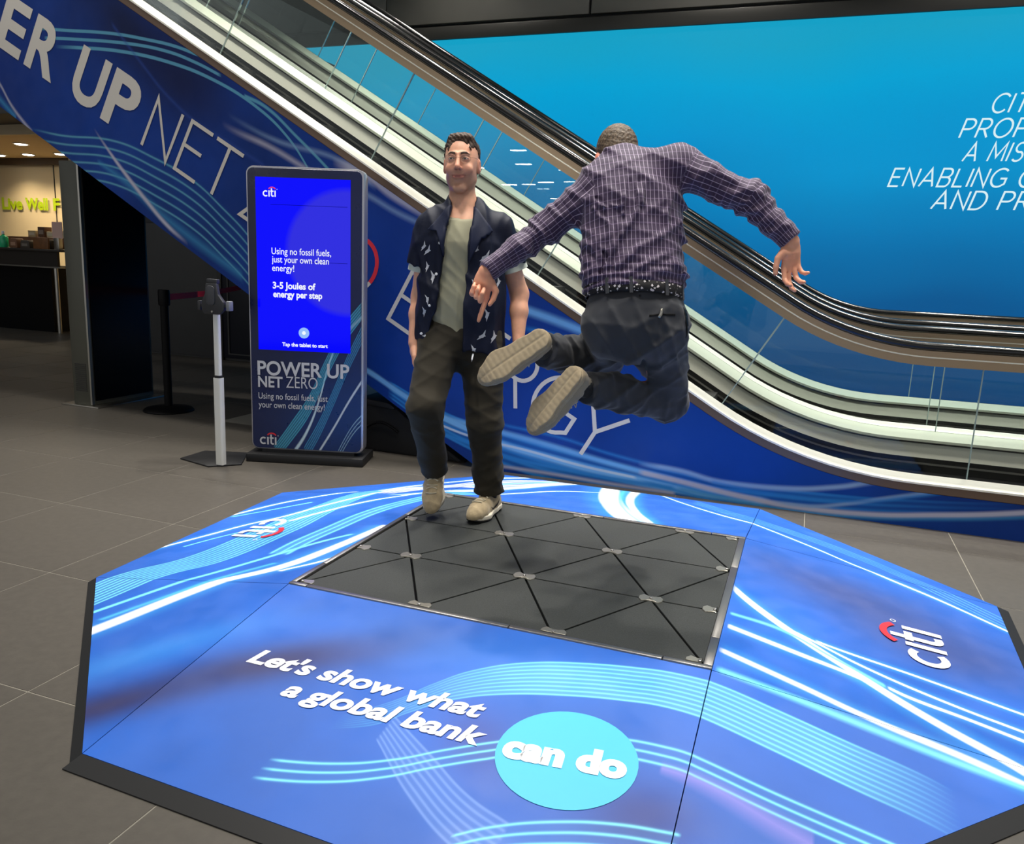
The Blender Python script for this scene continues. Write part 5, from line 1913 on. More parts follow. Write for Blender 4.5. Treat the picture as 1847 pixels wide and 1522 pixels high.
yawH = R_(-7)
XH = XA * math.cos(yawH) + FA * math.sin(yawH) * -1
FH = unit(np.cross(UP, XH)) * -1
if FH @ FA < 0:
    FH = -FH
rollH = R_(1.0)
UH = UP * math.cos(rollH) - XH * math.sin(rollH)
XH2 = XH * math.cos(rollH) + UP * math.sin(rollH)
HC = nv(-.590, .392, 1.765)
MH = np.array([XH2, FH, UH])


def wh(x, f, z):
    """head frame, z measured from the world height 1.765 at the head centre"""
    return HC + XH2 * x + FH * f + UH * (z - 1.765)


JA = dict(shL=nv(-.722, .357, 1.482), shR=nv(-.428, .472, 1.486), elL=nv(-.775, .380, 1.165), elR=nv(-.345, .548, 1.195),
          wrL=nv(-.764, .299, .953), wrR=nv(-.314, .474, .985), hipL=nv(-.655, .362, 1.02), hipR=nv(-.485, .430, 1.03),
          knL=nv(-.630, .152, .686), knR=nv(-.440, .405, .590), anL=nv(-.672, .355, .342), anR=nv(-.432, .475, .235))

# ---- body: one continuous surface
B = Field((-.95, .02, .10), (-.15, .70, 1.93), .0035)
B.cone(wa(0, -.01, 1.02), wa(0, .0, 1.22), .135, .125, .05, FA, .72)
B.cone(wa(0, .0, 1.22), wa(0, -.01, 1.42), .125, .155, .05, FA, .70)
B.cone(JA['shL'] + XA * .03, JA['shR'] - XA * .03, .055, .055, .06)
B.cone(wa(.0, -.03, 1.50), wa(-.004, -.018, 1.585), .070, .060, .05)
B.cone(wa(-.004, -.020, 1.56), wh(0, -.016, 1.70), .060, .057, .03)
for s_, sh, el, wr in ((-1, 'shL', 'elL', 'wrL'), (1, 'shR', 'elR', 'wrR')):
    B.cone(JA[sh], JA[el], .052, .043, .03)
    mid = JA[el] * .62 + JA[wr] * .38
    B.cone(JA[el], mid, .042, .041, .02)
    B.cone(mid, JA[wr], .041, .027, .02)
for h_, kn, an in (('hipL', 'knL', 'anL'), ('hipR', 'knR', 'anR')):
    B.cone(JA[h_], JA[kn], .082, .055, .04)
    mid = JA[kn] * .65 + JA[an] * .35
    B.cone(JA[kn], mid, .052, .050, .03)
    B.cone(mid, JA[an], .050, .034, .03)
    tt_, uu_ = (unit(FA * .78 - UP * .62), unit(UP * .78 + FA * .62)) if an == 'anL' else (FA, UP)
    B.cone(JA[an], JA[an] - uu_ * .045 + tt_ * .0, .030, .024, .02)
    B.cone(JA[an] - uu_ * .045 + tt_ * .01, JA[an] - uu_ * .066 + tt_ * .045, .020, .016, .02)
# hands
hd = unit(nv(.10, -.10, -1) + FA * .12)
hand_shape(B, JA['wrL'], unit(-UP + FA * .18 + XA * .05), unit(XA * .9 - FA * .2), unit(FA + XA * .1), [(18, 20, 12), (22, 24, 14), (26, 26, 16), (30, 28, 18)], thumb=(.2, .3, .3), k=.003)
hand_shape(B, JA['wrR'], unit(-UP + FA * .18 - XA * .02), unit(-XA * .9 - FA * .2), unit(FA - XA * .1), [(18, 20, 12), (22, 24, 14), (26, 26, 16), (30, 28, 18)], thumb=(.2, .3, .3), k=.003)
# head
B.ell(wh(0, -.014, 1.795), (.0745, .094, .090), .02, MH)
B.ell(wh(0, .014, 1.732), (.0640, .074, .086), .03, MH)
B.cone(wh(-.046, -.004, 1.698), wh(-.012, .056, 1.652), .020, .016, .02)
B.cone(wh(.046, -.004, 1.698), wh(.012, .056, 1.652), .020, .016, .02)
B.ell(wh(0, .062, 1.650), (.022, .018, .016), .016, MH)
for s_ in (-1, 1):
    B.ell(wh(s_ * .038, .068, 1.732), (.023, .018, .019), .02, MH)
    B.ell(wh(s_ * .031, .101, 1.776), (.0160, .018, .0105), .010, MH, op='cut')
    B.cone(wh(s_ * .012, .086, 1.797), wh(s_ * .044, .073, 1.796), .008, .004, .014)
    # closed lid form, the eye opening is laid on it below
    B.ell(wh(s_ * .031, .0735, 1.7745), (.0160, .0135, .0120), .006, MH)
    B.ell(wh(s_ * .0125, .098, 1.7345), (.0085, .010, .0075), .006, MH)
    # ears
    B.ell(wh(s_ * .0765, -.014, 1.752), (.0105, .019, .033), .006, MH)
    B.ell(wh(s_ * .0850, -.008, 1.756), (.006, .010, .018), .006, MH, op='cut')
    # smile folds
    B.cone(wh(s_ * .020, .099, 1.735), wh(s_ * .036, .085, 1.700), .0030, .0030, .006, op='cut')
B.cone(wh(0, .086, 1.785), wh(0, .113, 1.740), .0080, .0112, .010)
B.ell(wh(0, .114, 1.739), (.0100, .0095, .0090), .006, MH)
B.cone(wh(-.020, .080, 1.7065), wh(.020, .080, 1.7065), .0055, .0055, .008)
B.cone(wh(-.016, .081, 1.6970), wh(.016, .081, 1.6970), .0062, .0062, .008)
for a_, b_ in (((-.031, .079, 1.7085), (-.013, .089, 1.7020)), ((-.013, .089, 1.7020), (.013, .089, 1.7020)), ((.013, .089, 1.7020), (.031, .079, 1.7085))):
    B.cone(wh(*a_), wh(*b_), .0030, .0030, .003, op='cut')
V, F = B.surface(1, keep=lambda v: v[:, 2] > 1.62)
q = (V - HC) @ MH.T
hx, hf, hz = q[:, 0], q[:, 1], q[:, 2] + 1.765
tint = np.repeat(SKIN[None, :], len(V), 0)


def blend(t, mask, rgb):
    c = np.array(lin(rgb)[:3])
    return t * (1 - mask[:, None]) + c[None, :] * mask[:, None]


head_m = np.clip((V[:, 2] - 1.56) / .05, 0, 1)
sm = lambda x: np.clip(x, 0, 1) ** 2 * (3 - 2 * np.clip(x, 0, 1))
beard = sm((1.735 - hz) / .035) * sm((hz - 1.60) / .03) * sm((hf + .02) / .04) * head_m
beard *= .72
tint = blend(tint, np.clip(beard, 0, 1) * .52, (112, 84, 70))
must = np.exp(-((hz - 1.718) / .007) ** 2 - (hx / .026) ** 2) * (hf > .06)
tint = blend(tint, must * .38, (120, 84, 70))
nostril_shade = np.exp(-((hz - 1.7275) / .004) ** 2 - ((np.abs(hx) - .008) / .005) ** 2) * (hf > .085)
tint = blend(tint, nostril_shade * .7, (90, 40, 36))  # shade under the nose put into the tint
mline = np.exp(-((hz - 1.7015 - 4.5 * hx * hx) / .0022) ** 2) * (np.abs(hx) < .030) * (hf > .06)
lip = np.exp(-((hz - 1.7015) / .0085) ** 4 - (hx / .028) ** 4) * (hf > .06)
tint = blend(tint, lip * .75, (182, 98, 92))
tint = blend(tint, mline * .8, (110, 48, 46))
nose = np.exp(-((hx) / .02) ** 2 - ((hz - 1.738) / .016) ** 2) * (hf > .085)
tint = blend(tint, nose * .45, (214, 128, 112))
for s_ in (-1, 1):
    ck = np.exp(-((hx - s_ * .042) / .022) ** 2 - ((hz - 1.733) / .02) ** 2) * (hf > .03)
    tint = blend(tint, ck * .35, (218, 132, 112))
    br = np.exp(-((hx - s_ * .030) / .020) ** 4 - ((hz - 1.7985 + .12 * np.abs(np.abs(hx) - .028)) / .0052) ** 2) * (hf > .05)
    tint = blend(tint, br * .85, (66, 46, 34))
    er = (np.abs(hx) > .074) * np.exp(-((hz - 1.752) / .035) ** 2) * (hf < .02) * (hf > -.05) * head_m
    tint = blend(tint, er * .25, (210, 120, 100))
    eb = np.exp(-((hx - s_ * .031) / .019) ** 2 - ((hz - 1.775) / .012) ** 2) * (hf > .05)
    tint = blend(tint, eb * .35, (150, 98, 82))
arm_t = np.clip((1.30 - V[:, 2]) / .2, 0, 1) * .30
tint = blend(tint, arm_t, (190, 122, 90))
man = np_mesh('person', V, F, M_SKIN, None, tint)
tag(man, 'man in a navy bird-print shirt and dark trousers stepping on to the tiles', 'person')
# eyes
fb = bvh_of(V, F)
M_EYEW = mat('eye_white', (190, 172, 164), rough=.25)
M_IRIS = mat('eye_brown', (44, 30, 22), rough=.15)
M_LASH = mat('lash_line', (48, 32, 26), rough=.7)
tohead = lambda a, z: wh(a, .3, z)
for s_ in (-1, 1):
    cx_, cz_ = s_ * .0315, 1.7745
    up_ = [(-.0135, -.0008), (-.008, .0028), (0, .0040), (.008, .0028), (.0135, .0004)]
    lo_ = [(.008, -.0024), (0, -.0034), (-.008, -.0026)]
    al = [(cx_ + s_ * a, cz_ + b) for a, b in up_ + lo_]
    ew = drape('eye', [al[::-1] if s_ > 0 else al], M_EYEW, man, fb, tohead, tuple(-FH), .0006, sub=2)
    ir = []
    for k in range(16):
        a = 2 * math.pi * k / 16
        ir.append((cx_ - .0012 + .0046 * math.cos(a), cz_ + min(max(.0046 * math.sin(a), -.0032), .0036)))
    drape('iris', [ir], M_IRIS, ew, fb, tohead, tuple(-FH), .0011, sub=1)
    ln_ = [(cx_ + s_ * a, cz_ + b - .0003) for a, b in up_] + [(cx_ + s_ * a, cz_ + b + .0018) for a, b in up_[::-1]]
    drape('eyelash', [ln_[::-1] if s_ > 0 else ln_], M_LASH, ew, fb, tohead, tuple(-FH), .0014, sub=1)
# glasses: thin clear frame
M_GLS = mat('clear_frame', (188, 140, 112), rough=.25, spec=.6)
M_LENS = glass_mat('spectacle_lens', (.99, .99, .99), .5)
g = MB()
for s_ in (-1, 1):
    ring = []
    for k in range(25):
        a = 2 * math.pi * k / 24
        ring.append(wh(s_ * .033 + .0235 * math.cos(a), .1005 - .006 * abs(math.cos(a)), 1.774 + .0175 * math.sin(a)))
    g.tube(ring, .0009, 6, caps=False)
    g.tube([wh(s_ * .0565, .094, 1.779), wh(s_ * .074, .06, 1.780), wh(s_ * .0795, -.01, 1.776)], .0008, 6)
g.tube([wh(-.0095, .1005, 1.777), wh(0, .105, 1.779), wh(.0095, .1005, 1.777)], .0008, 6)
gls = g.build('glasses', M_GLS, man, smooth=True)
for s_ in (-1, 1):
    lv = [wh(s_ * .033 + .0230 * math.cos(2 * math.pi * k / 24), .1005 - .006 * abs(math.cos(2 * math.pi * k / 24)), 1.774 + .0170 * math.sin(2 * math.pi * k / 24)) for k in range(24)]
    lv2 = [p_ - FH * .001 for p_ in lv]
    MB().add(lv + lv2, [tuple(range(24)), tuple(range(24, 48))[::-1]] + [(k, (k + 1) % 24, 24 + (k + 1) % 24, 24 + k) for k in range(24)]).build('lens', M_LENS, gls)

# ---- eyebrows
M_BROW = hair_mat('brown_brow', (40, 27, 19), (74, 52, 38))
for s_ in (-1, 1):
    bw = [(.012, 1.7925), (.022, 1.7965), (.034, 1.7985), (.047, 1.7935), (.036, 1.8035), (.023, 1.8030), (.012, 1.7990)]
    bw = [(s_ * a, z) for a, z in bw]
    drape('eyebrow', [bw if s_ > 0 else bw[::-1]], M_BROW, man, fb, lambda a, z: wh(a, .3, z), tuple(-FH), .0018, thick=.002, sub=2)

# ---- hair
Hf = Field(HC + nv(-.14, -.14, -.06), HC + nv(.14, .14, .16), .0032)
Hf.ell(wh(0, -.018, 1.803), (.0795, .100, .0900), .01, MH)
Hf.cone(wh(-.036, .014, 1.866), wh(.036, .014, 1.866), .021, .021, .02)
Hf.ell(wh(.008, .038, 1.872), (.040, .026, .016), .015, MH)
Hf.ell(wh(0, .098, 1.775), (.0745, .066, .096), .006, MH, op='cut')     # forehead and face
Hf.ell(wh(-.040, .090, 1.850), (.022, .040, .024), .008, MH, op='cut')   # receding temples
Hf.ell(wh(.042, .090, 1.846), (.020, .040, .024), .008, MH, op='cut')
for s_ in (-1, 1):
    Hf.ell(wh(s_ * .080, .050, 1.775), (.034, .060, .072), .006, MH, op='cut')
    Hf.ell(wh(s_ * .082, -.012, 1.745), (.022, .026, .040), .006, MH, op='cut')
Hf.plane_cut(wh(0, 0, 1.722), -UH)
cl = folds([(1, 0, 0), (0, 1, 0), (0, 0, 1), (.7, .7, .3)], .020, .0022, 8, 3)
Hf.warp(lambda X, Y, Z: cl(X, Y, Z) + .0012 * np.sin(X * 310 + Y * 190 + Z * 270))
hV, hF = Hf.surface(0)
np_mesh('hair', hV, hF, hair_mat('brown_hair', (36, 24, 17), (84, 60, 42)), man)

# ---- t-shirt
M_TEE = cloth_mat('sage_tshirt', (158, 156, 132), rough=.85, noise=.08, nscale=5, bump=.22, bscale=11)
T = Field((-.86, .10, .90), (-.26, .70, 1.62), .0050)
T.cone(wa(0, .0, .98), wa(0, .010, 1.16), .150, .145, .05, FA, .74)
T.cone(wa(0, .010, 1.16), wa(0, .004, 1.40), .145, .165, .05, FA, .72)
T.cone(wa(0, .004, 1.40), wa(0, -.012, 1.50), .160, .105, .05, FA, .70)
T.cone(JA['shL'] + XA * .05, JA['shR'] - XA * .05, .060, .060, .06)
T.cone(wa(-.003, -.014, 1.50), wa(-.003, -.008, 1.556), .082, .070, .03)
T.plane_cut(wa(0, .0, 1.552), UP + FA * .42)
T.plane_cut(wa(0, 0, .945), -UP - XA * .18)
T.warp(folds([XA + UP * .15, XA * .6 + UP * .5], .10, .0034, 6, 11))
tV, tF = T.surface(2)
np_mesh('t_shirt', tV, tF, M_TEE, man)

# ---- open shirt
M_NAVY = cloth_mat('navy_viscose', (15, 22, 44), rough=.6, noise=.18, nscale=6, bump=.45, bscale=10, sheen=.0)
S_ = Field((-1.0, .02, .86), (-.14, .78, 1.64), .0052)
S_.cone(wa(.006, .0, .93), wa(.004, .008, 1.16), .216, .196, .05, FA, .70)
S_.cone(wa(.004, .008, 1.16), wa(0, .002, 1.40), .196, .188, .05, FA, .74)
S_.cone(wa(0, .002, 1.40), wa(0, -.018, 1.50), .182, .120, .05, FA, .72)
S_.cone(JA['shL'] + XA * .03 + UP * .004, JA['shR'] - XA * .03 + UP * .004, .068, .068, .05)
S_.cone(wa(-.003, -.022, 1.50), wa(-.003, -.024, 1.572), .088, .078, .03)
for sh, el, sg in (('shL', 'elL', -1), ('shR', 'elR', 1)):
    e = JA[sh] * .47 + JA[el] * .53
    S_.cone(JA[sh] + UP * .0, e + XA * sg * .008, .072, .078, .030, cap=(e + UP * .002, unit(JA[el] - JA[sh])))
# collar opening and front opening
S_.cone(wa(-.003, .02, 1.66), wa(-.003, -.010, 1.555), .060, .058, .01, op='cut')


def open_cut(X, Y, Z):
    px = (X - PA[0]) * XA[0] + (Y - PA[1]) * XA[1]
    pf = (X - PA[0]) * FA[0] + (Y - PA[1]) * FA[1]
    zz = Z + 0 * px
    xl = np.interp(zz, [.85, .98, 1.10, 1.28, 1.42, 1.52, 1.60], [-.185, -.140, -.112, -.088, -.078, -.062, -.05])
    xr = np.interp(zz, [.85, .98, 1.10, 1.28, 1.42, 1.52, 1.60], [.030, .028, .022, .026, .034, .048, .05])
    return np.maximum(np.maximum(xl - px, px - xr), -(pf - .03))


sl, X, Y, Z = S_.sub(S_.lo, S_.lo + S_.n * S_.h)
S_.d[sl] = np.maximum(S_.d[sl], -open_cut(X, Y, Z).astype(np.float32))
# hem: lower on the right of the picture
S_.plane_cut(wa(-.17, 0, .972), -UP - XA * .17, lo=S_.lo, hi=S_.lo + S_.n * S_.h)
S_.warp(folds([XA + UP * .2, XA - UP * .2, XA + FA * .4], .12, .0075, 7, 21))
sV, sF = S_.surface(2)
shirt = np_mesh('shirt', sV, sF, M_NAVY, man)
sb = bvh_of(sV, sF)
DA = tuple(-FA)
to3 = lambda x, z: wa(x, .3, z)
# collar lapels
M_NAVY2 = cloth_mat('navy_collar', (20, 28, 54), rough=.6, noise=.1, nscale=8, bump=.3, bscale=14, sheen=.0)
lapL = [(-.052, 1.585), (-.066, 1.585), (-.120, 1.500), (-.150, 1.462), (-.098, 1.468), (-.078, 1.340), (-.070, 1.500)]
lapL = [(-.050, 1.580), (-.075, 1.560), (-.128, 1.492), (-.152, 1.466), (-.112, 1.462), (-.100, 1.430), (-.078, 1.350), (-.064, 1.470)]
lapR = [(.048, 1.580), (.070, 1.560), (.118, 1.498), (.138, 1.470), (.100, 1.462), (.086, 1.430), (.038, 1.330), (.040, 1.470)]
for nm, lp in (('collar', lapL), ('collar', lapR[::-1])):
    o = drape(nm, [lp], M_NAVY2, shirt, sb, to3, DA, .008, thick=.004, sub=3)
# sleeve cuffs show a pale lining
M_LIN = cloth_mat('pale_cuff', (196, 204, 192), rough=.8)
for sh, el, sg in (('shL', 'elL', -1), ('shR', 'elR', 1)):
    e = JA[sh] * .44 + JA[el] * .56
    d = unit(JA[el] - JA[sh])
    MB().tube([tuple(e - d * .012 + XA * sg * .008), tuple(e + d * .022 + XA * sg * .008)], [.066, .068], 28).build('sleeve_lining', M_LIN, shirt, smooth=True, sharp=50)
# buttons
for (x, z) in ((-.095, 1.275), (-.122, 1.135), (-.160, 1.005), (-.082, 1.41)):
    loc, nr, ix, ds = sb.ray_cast(Vector(to3(x - .012, z)), Vector(DA), 2)
    if loc is not None:
        Mx = Matrix.Translation(loc - Vector(DA) * .002) @ Vector((0, 0, 1)).rotation_difference(-Vector(DA)).to_matrix().to_4x4()
        MB().lathe([(.0062, -.002), (.0062, .002), (.004, .003)], 14, Mx).build('button', M_WHITE, shirt, smooth=True)
# printed birds
bird = [(0, 0), (.010, .012), (.014, .030), (.018, .046), (.022, .030), (.024, .014), (.034, .006), (.026, .002), (.020, -.008), (.012, -.012), (.002, -.022), (-.012, -.034), (-.004, -.016), (-.006, -.004)]
M_BIRD = cloth_mat('pale_print', (186, 190, 198), rough=.7)
birds = [(.072, 1.515, 10, 1), (.055, 1.388, -15, 1.0), (.10, 1.36, -20, 1.1), (-.105, 1.452, 60, .8), (-.158, 1.375, -10, .9), (-.176, 1.392, 0, .8), (-.158, 1.30, 20, .8), (-.130, 1.255, 30, 1.0),
         (.055, 1.225, 25, 1), (.110, 1.180, -10, 1), (.118, 1.098, 30, 1), (.098, 1.010, -20, 1), (.150, 1.000, 10, 1), (-.150, 1.155, 40, .8), (-.165, 1.100, 30, .8), (-.150, 1.000, -60, .8), (.062, .935, 30, 1), (.165, 1.245, 20, .8)]
for (x, z, a, s_) in birds:
    ca, sa = math.cos(R_(a)), math.sin(R_(a))
    pl = [(x + (p[0] * ca - p[1] * sa) * .72 * s_, z + (p[0] * sa + p[1] * ca) * .72 * s_) for p in bird]
    drape('bird_print', [pl], M_BIRD, shirt, sb, to3, DA, .0016, sub=1)
# sleeve birds
# ---- trousers
M_TRS = cloth_mat('dark_olive_trousers', (46, 42, 33), rough=.8, noise=.15, nscale=5, bump=.35, bscale=9, sheen=.05)
P = Field((-.92, .0, .16), (-.20, .72, 1.10), .0052)
P.cone(wa(0, 0, 1.06), wa(0, 0, .98), .142, .158, .05, FA, .74)
P.cone(JA['hipL'] - UP * .04, JA['hipR'] - UP * .04, .098, .098, .05)
kL, kR = JA['knL'], JA['knR']
P.cone(JA['hipL'] - UP * .03, kL - FA * .02, .104, .082, .03)
P.cone(kL, JA['anL'] * .80 + kL * .20, .080, .064, .03)
dl_, dr_ = unit(JA['anL'] - kL), unit(JA['anR'] - kR)
P.cone(JA['anL'] * .80 + kL * .20, JA['anL'], .064, .058, .03, cap=(JA['anL'] - dl_ * .006, dl_))
P.cone(JA['anL'] - dl_ * .050, JA['anL'], .064, .066, .006, cap=(JA['anL'] - dl_ * .004, dl_))
P.cone(JA['hipR'] - UP * .03, kR, .104, .086, .03)
P.cone(kR, JA['anR'] * .7 + kR * .3, .080, .070, .03)
P.cone(JA['anR'] * .7 + kR * .3, JA['anR'], .070, .064, .03, cap=(JA['anR'] - dr_ * .006, dr_))
P.cone(JA['anR'] - dr_ * .050, JA['anR'], .070, .072, .006, cap=(JA['anR'] - dr_ * .004, dr_))
# crotch kept open
P.cone(wa(-.030, .02, .64), wa(-.012, .0, .835), .040, .012, .03, op='cut')
P.warp(folds([UP + XA * .5, UP - XA * .4, UP * .7 + FA * .5], .12, .0036, 7, 31))
pV, pF = P.surface(2)
np_mesh('trousers', pV, pF, M_TRS, man)

# ---- shoes: left of the picture lifted with the toe down, right one planted
HPZ = .13
tR = unit(nv(-.412, .248, 0) - nv(-.424, .562, 0) + nv(-.03, 0, 0))
trainer(man, (-.430, .462, HPZ + .001), tuple(tR), (0, 0, 1), 1, (M_SUEDE, M_MID, M_OUT), .97)
tL = unit(FA * .78 - UP * .62 + XA * -.04)
uL = unit(UP * .78 + FA * .62)
oL = JA['anL'] - uL * .085 - tL * -.012
trainer(man, tuple(oL), tuple(tL), tuple(uL), -1, (M_SUEDE, M_MID, M_OUT), .97)
for an, u_ in (('anL', uL), ('anR', UP)):
    MB().tube([tuple(JA[an] - u_ * .045), tuple(JA[an] - u_ * .004)], [.040, .039], 20).build('sock', M_SOCK, man, smooth=True)
# ================================================================ the man in mid-jump (back to the camera)
FB = unit((-.333, .922, 0))           # he faces away
XB = nv(.940, .340, 0)                # towards the right of the picture
JB = dict(headc=nv(.152, .240, 1.779), neck=nv(.202, .145, 1.728), c7=nv(.230, .115, 1.752), chest=nv(.287, .077, 1.560), waist=nv(.305, .000, 1.345), pel=nv(.326, -.030, 1.150),
          shL=nv(.150, .070, 1.655), shR=nv(.418, .150, 1.715), elL=nv(-.050, .020, 1.478), elR=nv(.690, .181, 1.612), wrL=nv(-.238, -.140, 1.300), wrR=nv(.852, .174, 1.458),
          hipL=nv(.243, -.040, 1.115), hipR=nv(.412, -.002, 1.122), knL=nv(.150, .250, .948), knR=nv(.427, .250, .808), anL=nv(-.009, -.165, 1.007), anR=nv(.147, -.130, .876))
tB = unit(JB['c7'] - JB['pel'])
lB = unit(XB - tB * (XB @ tB))
nB = unit(np.cross(lB, tB))           # sign fixed below: towards the camera
if nB @ FB > 0:
    nB = -nB


def tb(x, b, t):
    """torso frame: x right, b towards the back (camera), t up the spine from the pelvis"""
    return JB['pel'] + lB * x + nB * b + tB * t


TL = float(np.linalg.norm(JB['c7'] - JB['pel']))
hu = unit(nv(.128, .274, 1.882) - JB['headc'] + FB * .02)
hfw = unit(FB - hu * (FB @ hu))
hfw = unit(hfw - lB * .25)
hfw = unit(hfw - hu * (hfw @ hu))
hsd = np.cross(hfw, hu)
MHB = np.array([hsd, hfw, hu])
HB = JB['headc']


def hb(x, f, z):
    return HB + hsd * x + hfw * f + hu * z


# ankles sit in the shoe openings
for an, toe, heel, ux, uz in (('anL', nv(-.183, -.306, .911), nv(.050, -.243, 1.091), .35, -.25), ('anR', nv(-.014, -.245, .720), nv(.169, -.222, .970), 1.15, .1)):
    t_ = unit(toe - heel)
    u_ = unit(FB * .85 + XB * ux + UP * uz)
    u_ = unit(u_ - t_ * (u_ @ t_))
    JB[an] = heel + t_ * .055 + u_ * .125

# ---- body
B = Field((-.42, -.34, .62), (1.02, .50, 1.96), .0040)
B.cone(tb(0, 0, .0), tb(0, .0, .22), .135, .120, .05, nB, .70)
B.cone(tb(0, .0, .22), tb(0, -.01, .46), .120, .150, .05, nB, .68)
B.cone(JB['shL'] + lB * .03, JB['shR'] - lB * .03, .055, .055, .05)
B.cone(JB['neck'] - tB * .05, HB - hu * .035 - hfw * .02, .060, .058, .03)
for sh, el, wr in (('shL', 'elL', 'wrL'), ('shR', 'elR', 'wrR')):
    B.cone(JB[sh], JB[el], .050, .042, .03)
    mid = JB[el] * .6 + JB[wr] * .4
    B.cone(JB[el], mid, .041, .039, .02)
    B.cone(mid, JB[wr], .039, .027, .02)
for h_, kn, an in (('hipL', 'knL', 'anL'), ('hipR', 'knR', 'anR')):
    B.cone(JB[h_], JB[kn], .082, .055, .04)
    mid = JB[kn] * .65 + JB[an] * .35
    B.cone(JB[kn], mid, .052, .052, .03)
    B.cone(mid, JB[an], .052, .036, .03)
# head, ears, jaw
B.ell(hb(0, -.005, .012), (.0755, .096, .094), .02, MHB)
B.ell(hb(0, .030, -.058), (.066, .074, .080), .03, MHB)
B.ell(hb(0, .084, -.118), (.024, .02, .018), .02, MHB)
B.cone(hb(0, .098, -.01), hb(0, .120, -.052), .009, .012, .010)
for s_ in (-1, 1):
    B.ell(hb(s_ * .0785, .004, -.030), (.011, .019, .033), .006, MHB)
    B.ell(hb(s_ * .031, .108, -.012), (.016, .014, .010), .010, MHB, op='cut')
B.cone(hb(-.022, .092, -.083), hb(.022, .092, -.083), .008, .008, .006)
B.cone(hb(-.024, .102, -.083), hb(.024, .102, -.083), .002, .002, .003, op='cut')
# left hand: palm to the camera, index finger pointing down, the others curled
dL = unit(nv(-.03, -.02, -1) * 1.0 - XB * .22)
nL = unit(-FB - UP * .1)
nL = unit(nL - dL * (nL @ dL))
sL = np.cross(nL, dL)
if sL @ XB < 0:
    sL = -sL
hand_shape(B, JB['wrL'], dL, nL, sL, [(6, 10, 6), (72, 92, 55), (80, 95, 55), (84, 95, 55)], thumb=(.6, .60, .62), k=.003, sc=1.06, spread=-.06)
# right hand: hanging, fingers loosely apart
dR = unit(nv(.06, .02, -1.0) + XB * .02)
nR = unit(-XB * .75 - FB * .35)
nR = unit(nR - dR * (nR @ dR))
sR = np.cross(dR, nR)
if sR @ FB < 0:
    sR = -sR
sR = unit(-XB * .95 - FB * .25)
sR = unit(sR - dR * (sR @ dR))
nR = unit(np.cross(sR, dR))
if nR @ FB > 0:
    nR = -nR
hand_shape(B, JB['wrR'], dR, nR, sR, [(16, 38, 25), (6, 36, 24), (26, 38, 24), (40, 36, 22)], thumb=(.3, .25, .2), k=.003, sc=1.06, spread=.10)
V, F = B.surface(1)
tint = np.repeat((SKIN * np.array([1.0, .88, .84]))[None, :], len(V), 0)
q = (V - HB) @ MHB.T
er = (np.abs(q[:, 0]) > .076) * np.exp(-((q[:, 2] + .03) / .035) ** 2) * (np.abs(q[:, 1]) < .05)
tint = blend(tint, er * .7, (232, 120, 104))
lp = np.exp(-((q[:, 2] + .083) / .009) ** 4 - (q[:, 0] / .026) ** 4) * (q[:, 1] > .08)
tint = blend(tint, lp * .7, (180, 96, 90))
jumper = np_mesh('person', V, F, M_SKIN, None, tint)
tag(jumper, 'man in a purple checked shirt caught in mid-jump with both heels kicked sideways', 'person')
# ---- hair: short crop
Hf = Field(HB - .17, HB + .17, .0034)
Hf.ell(hb(0, -.012, .014), (.0810, .100, .0985), .01, MHB)
Hf.ell(hb(0, -.050, -.045), (.064, .048, .060), .03, MHB)
Hf.ell(hb(0, .110, -.030), (.068, .072, .090), .006, MHB, op='cut')
for s_ in (-1, 1):
    Hf.ell(hb(s_ * .082, .012, -.036), (.024, .028, .042), .006, MHB, op='cut')
    Hf.ell(hb(s_ * .082, .060, -.030), (.030, .052, .050), .006, MHB, op='cut')
Hf.plane_cut(hb(0, -.05, -.092), -hu - hfw * .35)
cl2 = folds([(1, 0, 0), (0, 1, 0), (0, 0, 1)], .012, .0010, 6, 9)
Hf.warp(cl2)
hV, hF = Hf.surface(0)
np_mesh('hair', hV, hF, hair_mat('cropped_brown_hair', (62, 50, 38), (112, 94, 74)), jumper)
bm = bmesh.new()
bmesh.ops.create_uvsphere(bm, u_segments=16, v_segments=12, radius=.0125)
es = bpy.data.meshes.new('eye')
bm.to_mesh(es)
bm.free()
es.shade_smooth()
es.materials.append(M_EYEW)
for s_ in (-1, 1):
    o = link(bpy.data.objects.new('eye', es), jumper)
    o.location = tuple(hb(s_ * .031, .082, -.012))

# ---- shirt with a woven grid
M_PLAID, nt, b = new_mat('purple_grid_shirt')
at = nt.nodes.new('ShaderNodeAttribute')
at.attribute_name = 'weave'
sp = nt.nodes.new('ShaderNodeSeparateXYZ')
nt.links.new(at.outputs['Vector'], sp.inputs[0])


def grid_line(sock, pitch, width):
    a = nt.nodes.new('ShaderNodeMath')
    a.operation = 'MULTIPLY'
    a.inputs[1].default_value = 1 / pitch
    nt.links.new(sock, a.inputs[0])
    f = nt.nodes.new('ShaderNodeMath')
    f.operation = 'FRACT'
    nt.links.new(a.outputs[0], f.inputs[0])
    s1 = nt.nodes.new('ShaderNodeMath')
    s1.operation = 'SUBTRACT'
    s1.inputs[1].default_value = .5
    nt.links.new(f.outputs[0], s1.inputs[0])
    ab = nt.nodes.new('ShaderNodeMath')
    ab.operation = 'ABSOLUTE'
    nt.links.new(s1.outputs[0], ab.inputs[0])
    mr = nt.nodes.new('ShaderNodeMapRange')
    mr.inputs[1].default_value = width * .5
    mr.inputs[2].default_value = width
    mr.inputs[3].default_value = 1
    mr.inputs[4].default_value = 0
    nt.links.new(ab.outputs[0], mr.inputs[0])
    return mr.outputs[0]


